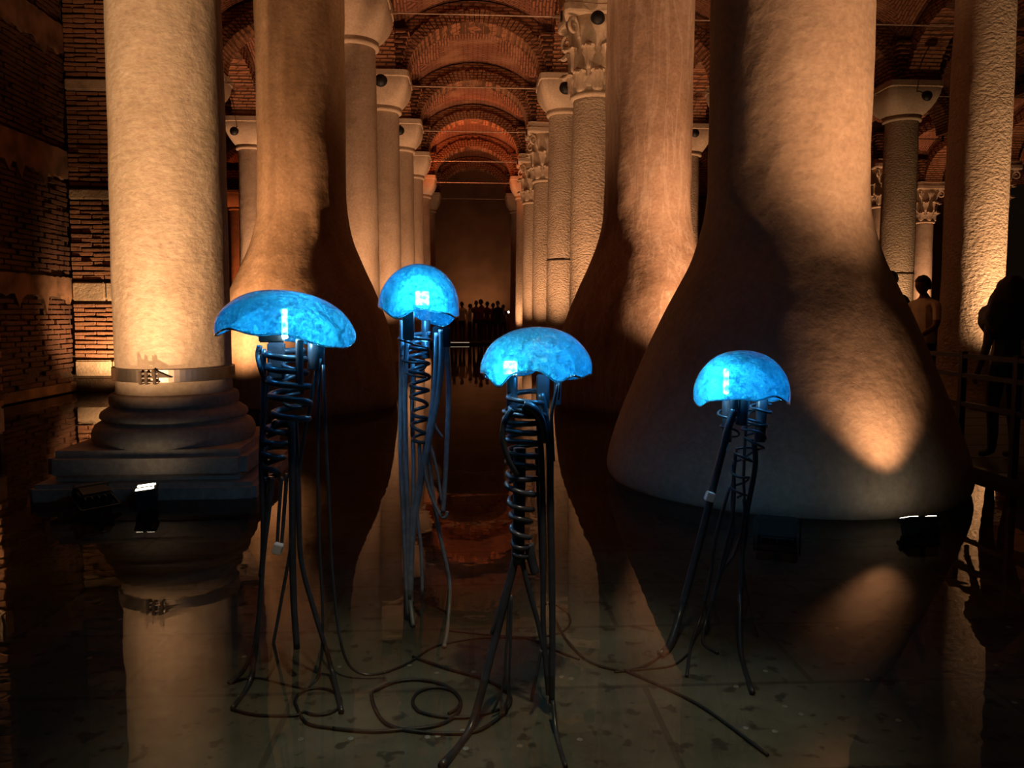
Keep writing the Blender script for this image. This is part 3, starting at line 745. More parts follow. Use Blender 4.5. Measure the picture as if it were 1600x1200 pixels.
uplight(LX[7], LY[6], -0.4, -1.9, 1200, where='by a far carved pillar'); uplight(LX[8], LY[7], -0.4, -1.9, 1200, where='by the farthest carved pillar'); uplight(LX[8], LY[6], -0.4, -1.5, 500, where='by the pillar at the right edge')
spot((-1.5, LY[6] + 1.2, 5.0), (0.3, LY[6] + 2.4, 9), 700, 120, 0.8, RED, 0.1)     # red-lit vault deep in the nave
spot((0.6, FAR_Y - 2.4, 0.3), (0.4, FAR_Y, 3.6), 190, 100, 1.0, WARM, 0.2)

# foreground floods
q = floodlight(at(228, 764, 4.93), (X0 - 0.12, Y0 - 0.9, 3.0), 'lit floodlight with two bright slits in front of the strapped pillar base')
spot(q, (X0 - 0.1, Y0 - 0.95, 4.0), 260, 80, 1.0, GOLD, 0.02)
spot((-2.6, 0.9, 0.12), (X0 + 0.05, Y0 - 0.3, 2.32), 1150, 39, 0.3, GOLD, 0.04)     # added unseen spot, evens out the light up the strapped pillar
floodlight(at(140, 772, 4.9), (X0 - 3.5, Y0 + 2.0, 2.0), 'unlit black floodlight on a post left of the strapped pillar base', lit=False, s=1.15)
floodlight(at(396, 648, 7.4), at(396, 648, 7.4) + Vector((0.4, 1.5, 1.5)), 'unlit black floodlight behind the right corner of the strapped pillar base', lit=False, s=1.3)
q = floodlight(at(1435, 812, 4.15), (XB + 0.15, LY[1] - 0.95, 1.8), 'lit floodlight at the right foot of the huge flared pillar')
spot(q, (XB + 0.2, LY[1] - 1.0, 1.6), 75, 84, 1.0, WARM, 0.03)
floodlight(at(1215, 812, 4.15), (XB - 0.2, LY[1] - 0.5, 4.0), 'black floodlight without glare in front of the huge flared pillar', lit=False, s=1.2)
spot((3.35, 3.6, 0.15), (XB + 0.05, LY[1] - 0.5, 5.0), 860, 58, 0.8, WARM, 0.05)
spot((-3.35, 8.5, 0.15), (LX[3] - 0.1, LY[2] - 0.4, 4.0), 850, 95, 0.9, WARM, 0.06)
spot((3.4, 8.2, 0.15), (LX[4] + 0.2, LY[2] - 0.4, 4.2), 1000, 90, 0.9, WARM, 0.06)
spot((7.75, 8.9, 0.15), (LX[5] + 0.1, LY[2] - 0.3, 3.6), 950, 90, 0.9, GOLD, 0.05)
spot((-4.95, 11.55, 0.10), (-5.72, YE, 0.95), 320, 84, 1.0, GOLD, 0.04)
spot((-4.75, 6.1, 0.12), (-4.6, YN, 1.6), 200, 110, 1.0, GOLD, 0.04)

# ------------------------------------------------------------------ walkways, railing
dk = empty('walkway', (5.0, 8, 0), 'low dark walkway along the right side of the pool', 'walkway')
n = 0
y = 2.5
while y < 30:
    obj('deck_board', bbox(3.98, 6.3, y + 0.004, y + 0.596, 0.0, 0.06, 0.006), M['deck'], dk); y += 0.6
obj('edge_beam', box(3.92, 3.98, 2.5, 30, -0.10, 0.065), M['black'], dk)
for q in range(9): obj('support_leg', box(4.0, 4.08, 3 + q * 3.2, 3.08 + q * 3.2, FLOOR_Z, 0.0), M['black'], dk); obj('support_leg', box(6.15, 6.23, 3 + q * 3.2, 3.08 + q * 3.2, FLOOR_Z, 0.0), M['black'], dk)
rl = empty('railing', (3.95, 6, 0.06), 'black metal railing on the walkway at the right', 'railing')
XR = 3.95
for q, zz in enumerate((0.925, 0.77, 0.54)):
    obj('rail', box(XR - 0.02, XR + 0.02, 4.0, 13.0, zz - 0.018, zz + 0.018), M['black'], rl)
for yy in (4.66, 5.30, 5.92, 6.52, 7.6, 8.7, 9.8, 10.9, 12.0): obj('post', box(XR - 0.022, XR + 0.022, yy - 0.022, yy + 0.022, 0.06, 0.96), M['black'], rl)
fw = empty('walkway', (0, 32, 0), 'far walkway crossing the nave under the crowd', 'walkway')
for q in range(20): obj('deck_board', box(-6 + q * 0.6 + 0.01, -6 + q * 0.6 + 0.59, 30.8, 33.4, 0.0, 0.07), M['deck'], fw)
obj('edge_beam', box(-6, 6, 30.72, 30.8, -0.08, 0.08), M['black'], fw)
obj('light_strip', box(-1.1, -0.1, 30.70, 30.72, 0.075, 0.10), M['strip'], fw)
for q in range(5): obj('support_leg', box(-5.9 + q * 2.9, -5.8 + q * 2.9, 30.8, 30.9, FLOOR_Z, 0.0), M['black'], fw)

# ------------------------------------------------------------------ people
def body_raw(P, edges, root):
    me = bpy.data.meshes.new('body'); me.from_pydata([v[0] for v in P], edges, []); me.update()
    o = bpy.data.objects.new('body', me); COL.objects.link(o)
    md = o.modifiers.new('skin', 'SKIN'); sk = me.skin_vertices[0].data if me.skin_vertices else None
    if sk is None:
        me.attributes.new('x', 'FLOAT', 'POINT')
    for i, v in enumerate(P): me.skin_vertices[0].data[i].radius = v[1] if isinstance(v[1], tuple) else (v[1], v[1])
    me.skin_vertices[0].data[root].use_root = True
    s2 = o.modifiers.new('sub', 'SUBSURF'); s2.levels = 1; s2.render_levels = 1
    dg = bpy.context.evaluated_depsgraph_get(); ev = o.evaluated_get(dg); m2 = bpy.data.meshes.new_from_object(ev)
    V = [v.co.copy() for v in m2.vertices]; F = [list(p.vertices) for p in m2.polygons]
    bpy.data.objects.remove(o); bpy.data.meshes.remove(m2)
    return V, F
def head_vf(c, s=1.0, yaw=0.0):
    """head looking along -Y: skull, brow, nose, lips, chin, ears"""
    V, F = [], []
    nu, nv = 28, 20
    for j in range(nv + 1):
        th = math.pi * j / nv
        for i in range(nu):
            ph = 2 * math.pi * i / nu
            x = math.sin(th) * math.sin(ph); y = -math.sin(th) * math.cos(ph); z = math.cos(th)
            X = x * 0.076; Yy = y * 0.098; Z = z * 0.118
            if z < -0.1: X *= 1 - 0.28 * min(1, (-0.1 - z) / 0.9); Yy *= 1 - (0.10 if y < 0 else 0.45) * min(1, (-0.1 - z) / 0.9)
            f = max(0, -y)
            if f > 0.5:
                g = math.exp(-(x / 0.16) ** 2)
                Yy -= 0.026 * g * math.exp(-((z + 0.16) / 0.13) ** 2)          # nose
                Yy -= 0.008 * g * math.exp(-((z + 0.50) / 0.08) ** 2)          # lips
                Yy -= 0.012 * g * math.exp(-((z + 0.84) / 0.13) ** 2)          # chin
                for sx in (-1, 1): Yy += 0.010 * math.exp(-((x - sx * 0.40) / 0.17) ** 2 - ((z - 0.02) / 0.11) ** 2)  # eye sockets
            V.append(Vector((X, Yy, Z)))
    for j in range(nv):
        for i in range(nu):
            a, b = j * nu + i, j * nu + (i + 1) % nu; F.append([a, a + nu, b + nu, b])
    ears = [xform(lathe([(0.001, -0.008), (0.022, -0.006), (0.026, 0), (0.022, 0.006), (0.001, 0.008)], n=12, sx=0.6, sy=1.1), Matrix.Translation((sx * 0.078, 0.012, -0.012)) @ Matrix.Rotation(R(80) * sx, 4, 'Y')) for sx in (-1, 1)]
    eyes = []
    VF = join((V, F), *ears)
    return xform(VF, Matrix.Translation(c) @ Matrix.Rotation(yaw, 4, 'Z') @ Matrix.Scale(s, 4))
def hand_pts(wr, d, side, P, E, k):
    """palm and five fingers hanging from the wrist along d"""
    d = d.normalized(); fwd = Vector((0, -1, 0)); fwd = (fwd - d * fwd.dot(d)).normalized(); inn = Vector((-side, 0, 0))
    palm = wr + d * 0.05; P.append((palm, (0.036, 0.018))); pi = len(P) - 1; E.append((k, pi))
    for q, (o, ln) in enumerate(((0.030, 0.065), (0.011, 0.078), (-0.009, 0.074), (-0.028, 0.058))):
        base = palm + d * 0.045 + fwd * o
        P.append((base, 0.010)); b = len(P) - 1; E.append((pi, b))
        P.append((base + d * ln * 0.5 + inn * 0.008, 0.009)); P.append((base + d * ln * 0.95 + inn * 0.024, 0.008))
        E.append((b, b + 1)); E.append((b + 1, b + 2))
    P.append((palm + fwd * 0.042 + d * 0.005, 0.011)); b = len(P) - 1; E.append((pi, b))
    P.append((palm + fwd * 0.062 + d * 0.04 + inn * 0.01, 0.009)); E.append((b, b + 1))
def person(loc, rz, height, top, trousers, label, group=None, head_yaw=0.0, pose='stand', hair='short', sleeves='short', hands=True, skin='skin'):
    """figure looking along -Y before the turn rz; body one continuous remeshed surface"""
    s = height / 1.74
    P = [(Vector((0, 0, 0.95)), (0.150, 0.105)), (Vector((0, 0.005, 1.10)), (0.135, 0.095)), (Vector((0, 0.0, 1.28)), (0.160, 0.105)), (Vector((0, 0.012, 1.41)), (0.115, 0.075)), (Vector((0, 0.008, 1.49)), 0.056), (Vector((0, -0.010, 1.56)), 0.052)]
    E = [(0, 1), (1, 2), (2, 3), (3, 4), (4, 5)]
    for sx in (-1, 1):
        b = len(P)
        step = 0.10 * sx if pose == 'walk' else 0.02 * sx
        P += [(Vector((sx * 0.095, 0.0, 0.86)), 0.092), (Vector((sx * 0.10, -0.01 - step * 0.6, 0.50)), 0.060), (Vector((sx * 0.10, 0.02 - step, 0.28)), 0.052), (Vector((sx * 0.10, 0.02 - step * 1.4, 0.08)), 0.040), (Vector((sx * 0.115, -0.12 - step * 1.4, 0.035)), 0.036)]
        E += [(0, b), (b, b + 1), (b + 1, b + 2), (b + 2, b + 3), (b + 3, b + 4)]
        b = len(P)
        if pose == 'phone' and sx == 1:
            A = [Vector((0.185, 0.01, 1.40)), Vector((0.24, -0.10, 1.16)), Vector((0.14, -0.33, 1.30))]
        elif pose == 'lean':
            A = [Vector((sx * 0.185, 0.01, 1.40)), Vector((sx * 0.26, -0.08, 1.14)), Vector((sx * 0.20, -0.26, 1.02))]
        else:
            A = [Vector((sx * 0.185, 0.01, 1.40)), Vector((sx * 0.235, 0.03, 1.12)), Vector((sx * 0.24, -0.06, 0.88))]
        P += [(A[0], 0.062), (A[1], 0.044), (A[2], 0.028)]
        E += [(3, b), (b, b + 1), (b + 1, b + 2)]
        if hands: hand_pts(A[2], A[2] - A[1], sx, P, E, b + 2)
    VF = join(body_raw(P, E, 0), head_vf(Vector((0, -0.025, 1.635)), 1.0, head_yaw))
    raw = bpy.data.objects.new('body', mesh('body', VF[0], VF[1], None)); COL.objects.link(raw)
    rm = raw.modifiers.new('remesh', 'REMESH'); rm.mode = 'VOXEL'; rm.voxel_size = 0.011 if hands else 0.02
    sm = raw.modifiers.new('smooth', 'SMOOTH'); sm.iterations = 2; sm.factor = 0.4
    dg = bpy.context.evaluated_depsgraph_get(); me = bpy.data.meshes.new_from_object(raw.evaluated_get(dg)); bpy.data.objects.remove(raw)
    me.name = 'body'; me.materials.clear()
    for k in (skin, top, trousers, 'c_black'): me.materials.append(M[k])
    for p in me.polygons:
        c = p.center; k = 0
        if c.z < 0.075: k = 3
        elif c.z < 0.93 and abs(c.x) < 0.205: k = 2
        elif c.z < 1.475:
            arm = abs(c.x) > 0.20 or c.y < -0.17
            k = 1
            if arm and (sleeves == 'short' and c.z < 1.22): k = 0
            if arm and sleeves == 'long' and c.z < 0.90 and pose != 'lean' : k = 0
        p.material_index = k; p.use_smooth = True
    body = link('person', me, None, loc, rz); body.scale = (s, s, s)
    tag(body, label, 'person', group)
    # hair cap (child)
    V, F = [], []
    nu, nv = 28, 14
    for j in range(nv + 1):
        th = (0.04 + 0.60 * j / nv) * math.pi
        for i in range(nu):
            ph = 2 * math.pi * i / nu
            x = math.sin(th) * math.sin(ph); y = -math.sin(th) * math.cos(ph); z = math.cos(th)
            lim = 0.30 if y < -0.35 else (-0.05 if y < 0.25 else -0.75)
            z2 = max(z, lim)
            nz = 1 + 0.05 * noise.noise((x * 5, y * 5, z * 5))
            k = 1.07 if z2 > lim else 0.97
            V.append(Vector((x * 0.080 * k * nz, y * 0.103 * k * nz, z2 * 0.124 * nz)))
    for j in range(nv):
        for i in range(nu):
            a, b = j * nu + i, j * nu + (i + 1) % nu; F.append([a, a + nu, b + nu, b])
    F.append(list(range(nu)))
    HV = xform((V, F), Matrix.Translation((0, -0.025, 1.635)) @ Matrix.Rotation(head_yaw, 4, 'Z'))
    link('hair', mesh('hair', HV[0], HV[1], M['hair'], True), body)
    if hair == 'long':
        V, F = [], []
        rows = 22; nu = 32
        for j in range(rows + 1):
            t = j / rows; z = 1.775 - 0.60 * t
            rx = 0.06 + 0.215 * math.sin(min(1, t * 1.5) * math.pi / 2) - 0.06 * max(0, t - 0.75) / 0.25
            ry = 0.050 + 0.16 * math.sin(min(1, t * 1.6) * math.pi / 2) - 0.05 * max(0, t - 0.75) / 0.25
            for i in range(nu):
                a = 2 * math.pi * i / nu
                k = 1 + 0.16 * noise.noise((math.cos(a) * 2.2, math.sin(a) * 2.2, z * 7)) + 0.05 * noise.noise((math.cos(a) * 7, math.sin(a) * 7, z * 22))
                yy = math.sin(a) * ry * k
                if yy < -0.03 and 1.50 < z < 1.70: yy = -0.03 + (yy + 0.03) * 0.3
                V.append((math.cos(a) * rx * k, 0.035 + yy, z))
        for j in range(rows):
            for i in range(nu):
                a, b = j * nu + i, j * nu + (i + 1) % nu; F.append([a, a + nu, b + nu, b])
        F.append(list(range(nu))); F.append([len(V) - nu + i for i in range(nu)][::-1])
        link('long_hair', mesh('long_hair', V, F, M['hair'], True), body)
    return body
DZ = 0.06
p = at(1442, 500, 8.5); man = person((p.x, 8.5, DZ), R(-72), 1.63, 'c_tan', 'c_dark', 'man in a tan short-sleeved shirt looking left, before the rough golden pillar', pose='lean')
p = at(1392, 440, 9.6); person((p.x, 9.6, DZ), R(-20), 1.74, 'c_black', 'c_dark', 'dark-haired person half hidden by the edge of the huge flared pillar', pose='stand')
p = at(1574, 500, 6.0); person((p.x, 6.0, DZ), R(-172), 1.48, 'c_grey', 'c_dark', 'woman in a grey top with big dark hair, silhouetted at the right edge', hair='long', sleeves='long', pose='stand')
crowd = [(709, 'c_brown', 1.60, 40), (722, 'c_white', 1.66, -30), (734, 'c_white', 1.58, 80), (744, 'c_brown', 1.72, 10), (752, 'c_maroon', 1.76, -60), (761, 'c_maroon', 1.68, 150), (770, 'c_maroon', 1.62, 30), (778, 'c_black', 1.70, -20), (786, 'c_brown', 1.55, 15)]
cl = ['brown top at the left end of the far crowd', 'white top, second from left in the far crowd', 'pale shirt, third from left in the far crowd', 'brown top in the middle of the far crowd', 'maroon top, tallest of the far crowd', 'maroon top right of the tallest in the far crowd', 'maroon top, short, beside the black-clad figure in the far crowd', 'black top in the right half of the far crowd', 'brown top at the right end of the far crowd']
for q, (px, c, h, rz) in enumerate(crowd):
    Yp = 31.6 + (q * 0.37) % 1.2; p = at(px, 490, Yp)
    person((p.x, Yp, 0.07), R(rz), h, c, 'c_dark', 'person in a ' + cl[q], 'visitors on the far walkway', hands=False, pose='phone' if q in (4, 8) else 'stand', sleeves='long')
Yp = 31.6 + (8 * 0.37) % 1.2; p = at(786, 490, Yp); k_ = 1.55 / 1.74
p = Vector((p.x + (0.14 * math.cos(R(15)) + 0.40 * math.sin(R(15))) * k_, Yp + (0.14 * math.sin(R(15)) - 0.40 * math.cos(R(15))) * k_ - 0.02, 0.07 + 1.40 * k_))
tag(obj('phone_torch', bbox(p.x - 0.04, p.x + 0.04, p.y - 0.01, p.y + 0.01, p.z - 0.07, p.z + 0.07, 0.006), M['black']), 'phone with a lit white torch held up at the right of the far crowd', 'phone')
ph = bpy.data.objects['phone_torch']
obj('torch', xform(lathe([(0.035, 0), (0.035, 0.01)], n=12), Matrix.Translation((p.x, p.y - 0.012, p.z)) @ Matrix.Rotation(R(90), 4, 'X')), M['phone'], ph)

# ------------------------------------------------------------------ jellyfish sculptures
BLUE = (0.05, 0.42, 1.0)
def dome(c, rx, ry, h, tilt, waves, seed, over=0.55, thick=0.006):
    V, F = [], []
    nu, nv = 120, 36
    TM = Matrix.Translation(c) @ Matrix.Rotation(tilt[0], 4, 'Y') @ Matrix.Rotation(tilt[1], 4, 'X')
    for j in range(nv + 1):
        t = j / nv; a = t * over * math.pi
        for i in range(nu):
            ph = 2 * math.pi * i / nu
            k = math.sin(min(a, math.pi * 0.5)) ** 0.92 if a < math.pi / 2 else 1 - 0.35 * (1 - math.sin(a))
            z = h * math.cos(a) if a < math.pi / 2 else 0.7 * h * math.cos(a)
            wv = 0
            for (nn, am, po) in waves: wv += am * math.sin(nn * ph + po)
            k *= 1 + 0.25 * wv / max(rx, 0.1) * t ** 4 + 0.02 * noise.noise((math.cos(ph) * 2 + seed, math.sin(ph) * 2, t * 3))
            z += wv * t ** 5
            V.append(TM @ Vector((rx * k * math.cos(ph), ry * k * math.sin(ph), z)))
    for j in range(nv):
        for i in range(nu):
            a, b = j * nu + i, j * nu + (i + 1) % nu; F.append([a, a + nu, b + nu, b])
    F = [f for f in F]
    return V, F
def px_r(px, Y): return px * Y / F_PX
def helix(pts, radii, turns, tube_r, Y, wob=0.0, phase=0.0, seed=0):
    """coiled hose around an axis traced through pts (pixels), radii in pixels"""
    ax = smooth_pts(trace(pts, Y), 10); n = int(turns * 18); P = []
    for i in range(n + 1):
        t = i / n; f = t * (len(ax) - 1); k = min(int(f), len(ax) - 2); p = ax[k].lerp(ax[k + 1], f - k)
        f2 = t * (len(radii) - 1); k2 = min(int(f2), len(radii) - 2); r = px_r(radii[k2] + (radii[k2 + 1] - radii[k2]) * (f2 - k2), Y)
        r *= 1 + wob * noise.noise((t * turns * 1.3 + seed, 3.1, 0.2))
        a = phase + t * turns * 2 * math.pi
        P.append(p + Vector((math.cos(a) * r, math.sin(a) * r, wob * 0.05 * noise.noise((t * turns * 2 + seed, 9.1, 0.7)))))
    return tube(P, tube_r, 8, 0)
def jelly(spec):
    Y = spec['Y']; c = at(spec['rim'][0], spec['rim'][1], Y)
    root = empty('jellyfish_sculpture', (c.x, Y, FLOOR_Z), spec['label'], 'sculpture', 'glowing glass jellyfish sculptures')
    g = obj('glass_dome', dome(c, spec['rx'], spec['rx'] * spec.get('ry', 0.92), spec['h'], spec['tilt'], spec['waves'], spec['seed']), M['dome'], root, True)
    md = g.modifiers.new('thickness', 'SOLIDIFY'); md.thickness = 0.004; md.offset = 0
    dv = dome(c, spec['rx'], spec['rx'] * spec.get('ry', 0.92), spec['h'], spec['tilt'], spec['waves'], spec['seed'])[0][-120:]
    obj('rim_bead', tube(dv + dv[:1], 0.0035, 8, 0), M['dome'], g, True)
    hx, hy, hw, hh = spec['led']
    lp = at(hx, hy, Y - spec['rx'] * 0.22)
    w2, h2 = px_r(hw, Y) / 2, px_r(hh, Y) / 2
    hold = obj('lamp_holder', bbox(lp.x - w2, lp.x + w2, lp.y - 0.008, lp.y + 0.008, lp.z - h2, lp.z + h2, 0.004), M['black'], root)
    sd = spec['led_side']
    if sd == 'front': obj('led_module', bbox(lp.x - w2 * 0.8, lp.x + w2 * 0.8, lp.y - 0.02, lp.y - 0.009, lp.z - h2 * 0.8, lp.z + h2 * 0.8, 0.003), M['led'], hold)
    else:
        k = -1 if sd == 'left' else 1
        obj('led_module', bbox(lp.x + k * (w2 + 0.002) - 0.006, lp.x + k * (w2 + 0.002) + 0.006, lp.y - 0.02, lp.y + 0.02, lp.z - h2 * 0.8, lp.z + h2 * 0.8, 0.003), M['led'], hold)
    for k, (dx, dy, dz, e) in enumerate(spec['lights']):
        d = bpy.data.lights.new('led_glow', 'POINT'); d.energy = e; d.color = BLUE; d.shadow_soft_size = 0.02
        o = bpy.data.objects.new('led_glow', d); COL.objects.link(o); o.location = Vector((c.x + dx, c.y + dy, c.z + dz))
    for it in spec.get('cups', []):
        x, y0, y1, r = it[:4]; dy = it[4] if len(it) > 4 else 0
        a = at(x, y0, Y + dy); b = at(x + (it[5] if len(it) > 5 else 0), y1, Y + dy); rr = px_r(r, Y)
        ax = (b - a); q = ax.to_track_quat('Z', 'Y').to_matrix().to_4x4(); T = Matrix.Translation(a) @ q
        obj('tube_cup', xform(lathe([(rr * 0.8, 0.01), (rr * 0.9, 0), (rr, 0.004), (rr, ax.length - 0.004), (rr * 0.94, ax.length), (rr * 0.84, ax.length), (rr * 0.82, ax.length * 0.4)], n=20), T), M['rubber'], root, True)
    for it in spec.get('plates', []):
        x0, x1, y0, y1 = it[:4]; dy = it[4] if len(it) > 4 else 0
        a = at(x0, y0, Y + dy); b = at(x1, y1, Y + dy)
        obj('mount_plate', bbox(a.x, b.x, Y + dy - 0.012, Y + dy + 0.012, b.z, a.z, 0.005), M['rubber'], root)
    for it in spec.get('coils', []): obj('coil', helix(*it[:4], Y + (it[5] if len(it) > 5 else 0), it[4] if len(it) > 4 else 0.0, 0.3, seed=len(it[0])), M['rubber'], root, True)
    for r, pts in spec['tentacles']:
        rad = px_r(r, Y); obj('tentacle', tube(trace(pts, Y, rad), rad, 10, 6, r_end=rad * 0.85), spec.get('tmat', M['rubber']), root, True)
    for r, pts in spec.get('poles', []):
        rad = px_r(r, Y); obj('support_leg', tube(trace(pts, Y, rad), rad, 10, 6), M['rubber'], root, True)
    for x, y, s_, dy in spec.get('boxes', []):
        a = at(x, y, Y + dy); b = px_r(s_, Y) / 2
        k = obj('clamp_box', xform(bbox(-b, b, -b, b, -b * 1.1, b * 1.1, b * 0.15), Matrix.Translation(a) @ Matrix.Rotation(R(18), 4, 'Y')), spec.get('box_mat', M['c_white']), root)
    return root
jelly(dict(label='widest jellyfish, a low broad blue glass dome at the left, black coil below', Y=2.85, rim=(446, 522), rx=0.248, h=0.158, tilt=(R(6), R(-4)), waves=[(3, 0.012, 0.6), (5, 0.008, 1.0), (8, 0.004, 0)], seed=1,
    led=(424, 506, 38, 56), led_side='right', lights=[(0.06, -0.02, 0.05, 2.78), (-0.12, -0.03, 0.02, 1.23)],
    plates=[(418, 446, 535, 592, 0.02)], cups=[(494, 530, 577, 13, 0.02), (468, 530, 600, 6, -0.05)],
    coils=[([(446, 548), (452, 600), (455, 662)], [26, 30, 26], 5.5, 0.0125, 0.25, 0.0), ([(437, 664), (430, 700), (420, 748)], [17, 20, 10], 4.5, 0.0115, 0.3, 0.03), ([(458, 555), (455, 640)], [14, 14], 3, 0.008, 0.5, 0.02)],
    tentacles=[(4.5, [(406, 540), (403, 556), (408, 578, -0.03), (413, 592)]), (4.2, [(412, 545), (411, 640), (408, 730), (411, 830), (407, 930), (398, 1005), (380, 1048), (358, 1066)]),
        (4, [(419, 590, .05), (412, 660, .05), (416, 760, .05), (412, 860, .04), (405, 960), (398, 1030), (386, 1074), (363, 1106)]),
        (6, [(455, 655), (457, 760), (457, 860), (459, 940), (464, 1013)]), (4.5, [(461, 655, .03), (466, 760), (470, 870), (490, 950), (506, 1003), (520, 1052), (534, 1112)]),
        (2.6, [(500, 560), (497, 650), (497, 760), (499, 850), (504, 950), (503, 1020), (494, 1062), (478, 1076)]), (2.6, [(505, 570), (510, 700), (515, 800), (519, 890), (530, 990), (545, 1038), (572, 1054), (604, 1050)]),
        (3, [(494, 580, .04), (485, 630), (472, 700), (458, 830), (441, 930), (422, 1032)]), (3, [(440, 745), (436, 800), (433, 852)]), (3.2, [(448, 740), (444, 800), (440, 850)]),
        (5, [(424, 745), (420, 790), (413, 850), (408, 900)]), (3, [(487, 560), (497, 575), (499, 600, .02)])],
    boxes=[(434, 857, 14, -0.02)]))
jelly(dict(label='tallest jellyfish, a round blue glass dome with brightly lit blue straps below', tmat=M['strap_pale'], Y=3.4, rim=(654, 484), rx=0.174, h=0.200, tilt=(R(7), R(-5)), waves=[(2, 0.018, 2.6), (4, 0.014, 0.7), (7, 0.006, 0)], seed=2, ry=1.0,
    led=(660, 466, 26, 26), led_side='front', lights=[(0.01, -0.06, -0.02, 3.40), (-0.05, 0.03, 0.06, 1.12), (0.03, -0.02, -0.14, 1.12)],
    plates=[(629, 647, 480, 532, -0.08), (690, 704, 512, 544, -0.06), (676, 688, 510, 560, -0.04)], cups=[(665, 500, 560, 7, 0.05)],
    coils=[([(655, 520), (655, 600), (656, 690)], [17, 15, 10], 9, 0.0085, 0.3), ([(645, 520), (650, 560), (652, 592)], [22, 20, 14], 3, 0.005, 0.8, -0.03)],
    tentacles=[(4, [(628, 500), (627, 600), (626, 700), (630, 800), (634, 900), (638, 962)]), (4, [(636, 530, -.03), (633, 600, -.03), (634, 700), (637, 800), (637, 880), (641, 935), (646, 978)]), (3.5, [(645, 560, .05), (644, 640, .05), (646, 760), (640, 860), (636, 960)]),
        (5, [(690, 515, -.06), (690, 560, -.06), (685, 612, -.06), (668, 700, -.04), (655, 770), (645, 830), (640, 900), (643, 942)]), (5.5, [(684, 520, -.05), (682, 580, -.05), (676, 640, -.05), (664, 710), (650, 790), (643, 860), (641, 935)]),
        (4.2, [(698, 542, -.06), (701, 600, -.06), (699, 680, -.05), (695, 760, -.05), (692, 800, -.05)]), (3, [(667, 700, -.03), (664, 730, -.03), (672, 770, -.03), (688, 804, -.04), (696, 808, -.05), (699, 799, -.05)]),
        (3.4, [(667, 690), (676, 770), (686, 830), (696, 875), (703, 920), (699, 985), (694, 1010)]), (2.4, [(671, 690, -.03), (683, 735, -.04), (690, 785, -.05)]), (2, [(678, 660, -.05), (684, 672, -.05), (692, 683, -.05)]), (3, [(655, 690), (656, 740), (652, 800), (658, 860), (660, 930)])]))
jelly(dict(label='nearest jellyfish, a ruffled blue glass dome in the middle over a ribbed black column', Y=2.55, rim=(838, 579), rx=0.184, h=0.145, tilt=(R(-1), R(-3)), waves=[(4, 0.014, 2.0), (6, 0.012, 0.2), (11, 0.006, 0)], seed=3, ry=0.95,
    led=(797, 574, 26, 26), led_side='front', lights=[(-0.10, -0.05, 0.02, 2.46), (0.08, -0.03, 0.02, 1.62)],
    plates=[(838, 858, 585, 640, 0.02), (866, 876, 580, 634, 0.0)], cups=[(800, 588, 650, 9, 0.05), (850, 596, 655, 7, 0.03)],
    coils=[([(815, 640), (815, 740), (813, 870)], [27, 24, 10], 13, 0.0095, 0.25), ([(818, 612), (822, 650)], [24, 27], 2, 0.009, 0.5)],
    tentacles=[(5, [(800, 640, -.07), (788, 660, -.08), (786, 690, -.08), (796, 722, -.07), (808, 742, -.05)]), (8, [(818, 632, -.06), (834, 640, -.06), (846, 660, -.04), (850, 690, -.02)]),
        (6, [(845, 615), (858, 690), (860, 790), (862, 890), (863, 990), (862, 1098)]), (5, [(840, 640), (846, 720), (849, 860), (849, 980), (857, 1085)]), (3, [(838, 700, .04), (843, 820, .04), (846, 900, .04), (852, 1000, .03), (860, 1090)]),
        (3.5, [(802, 880), (785, 935), (768, 990)]), (2.5, [(796, 930), (792, 1000), (786, 1070), (770, 1112)]), (2.5, [(799, 930), (797, 1030), (793, 1092), (778, 1122)]), (3.5, [(846, 1015), (838, 1055), (830, 1094)]),
        (4.5, [(812, 860), (826, 920), (841, 975), (852, 1030)]), (8, [(826, 850), (832, 880), (836, 895)]), (4, [(864, 1095, -.05), (870, 1150, -.1), (884, 1197, -.1)]), (3, [(872, 600, -.03), (866, 625, -.03), (862, 655, -.02), (865, 720)]), (2.2, [(876, 585, -.05), (872, 625, -.05)])],
    poles=[(6.5, [(806, 870), (790, 935), (768, 1020), (735, 1138), (690, 1197)]), (10, [(812, 700), (811, 780), (809, 880)])]))
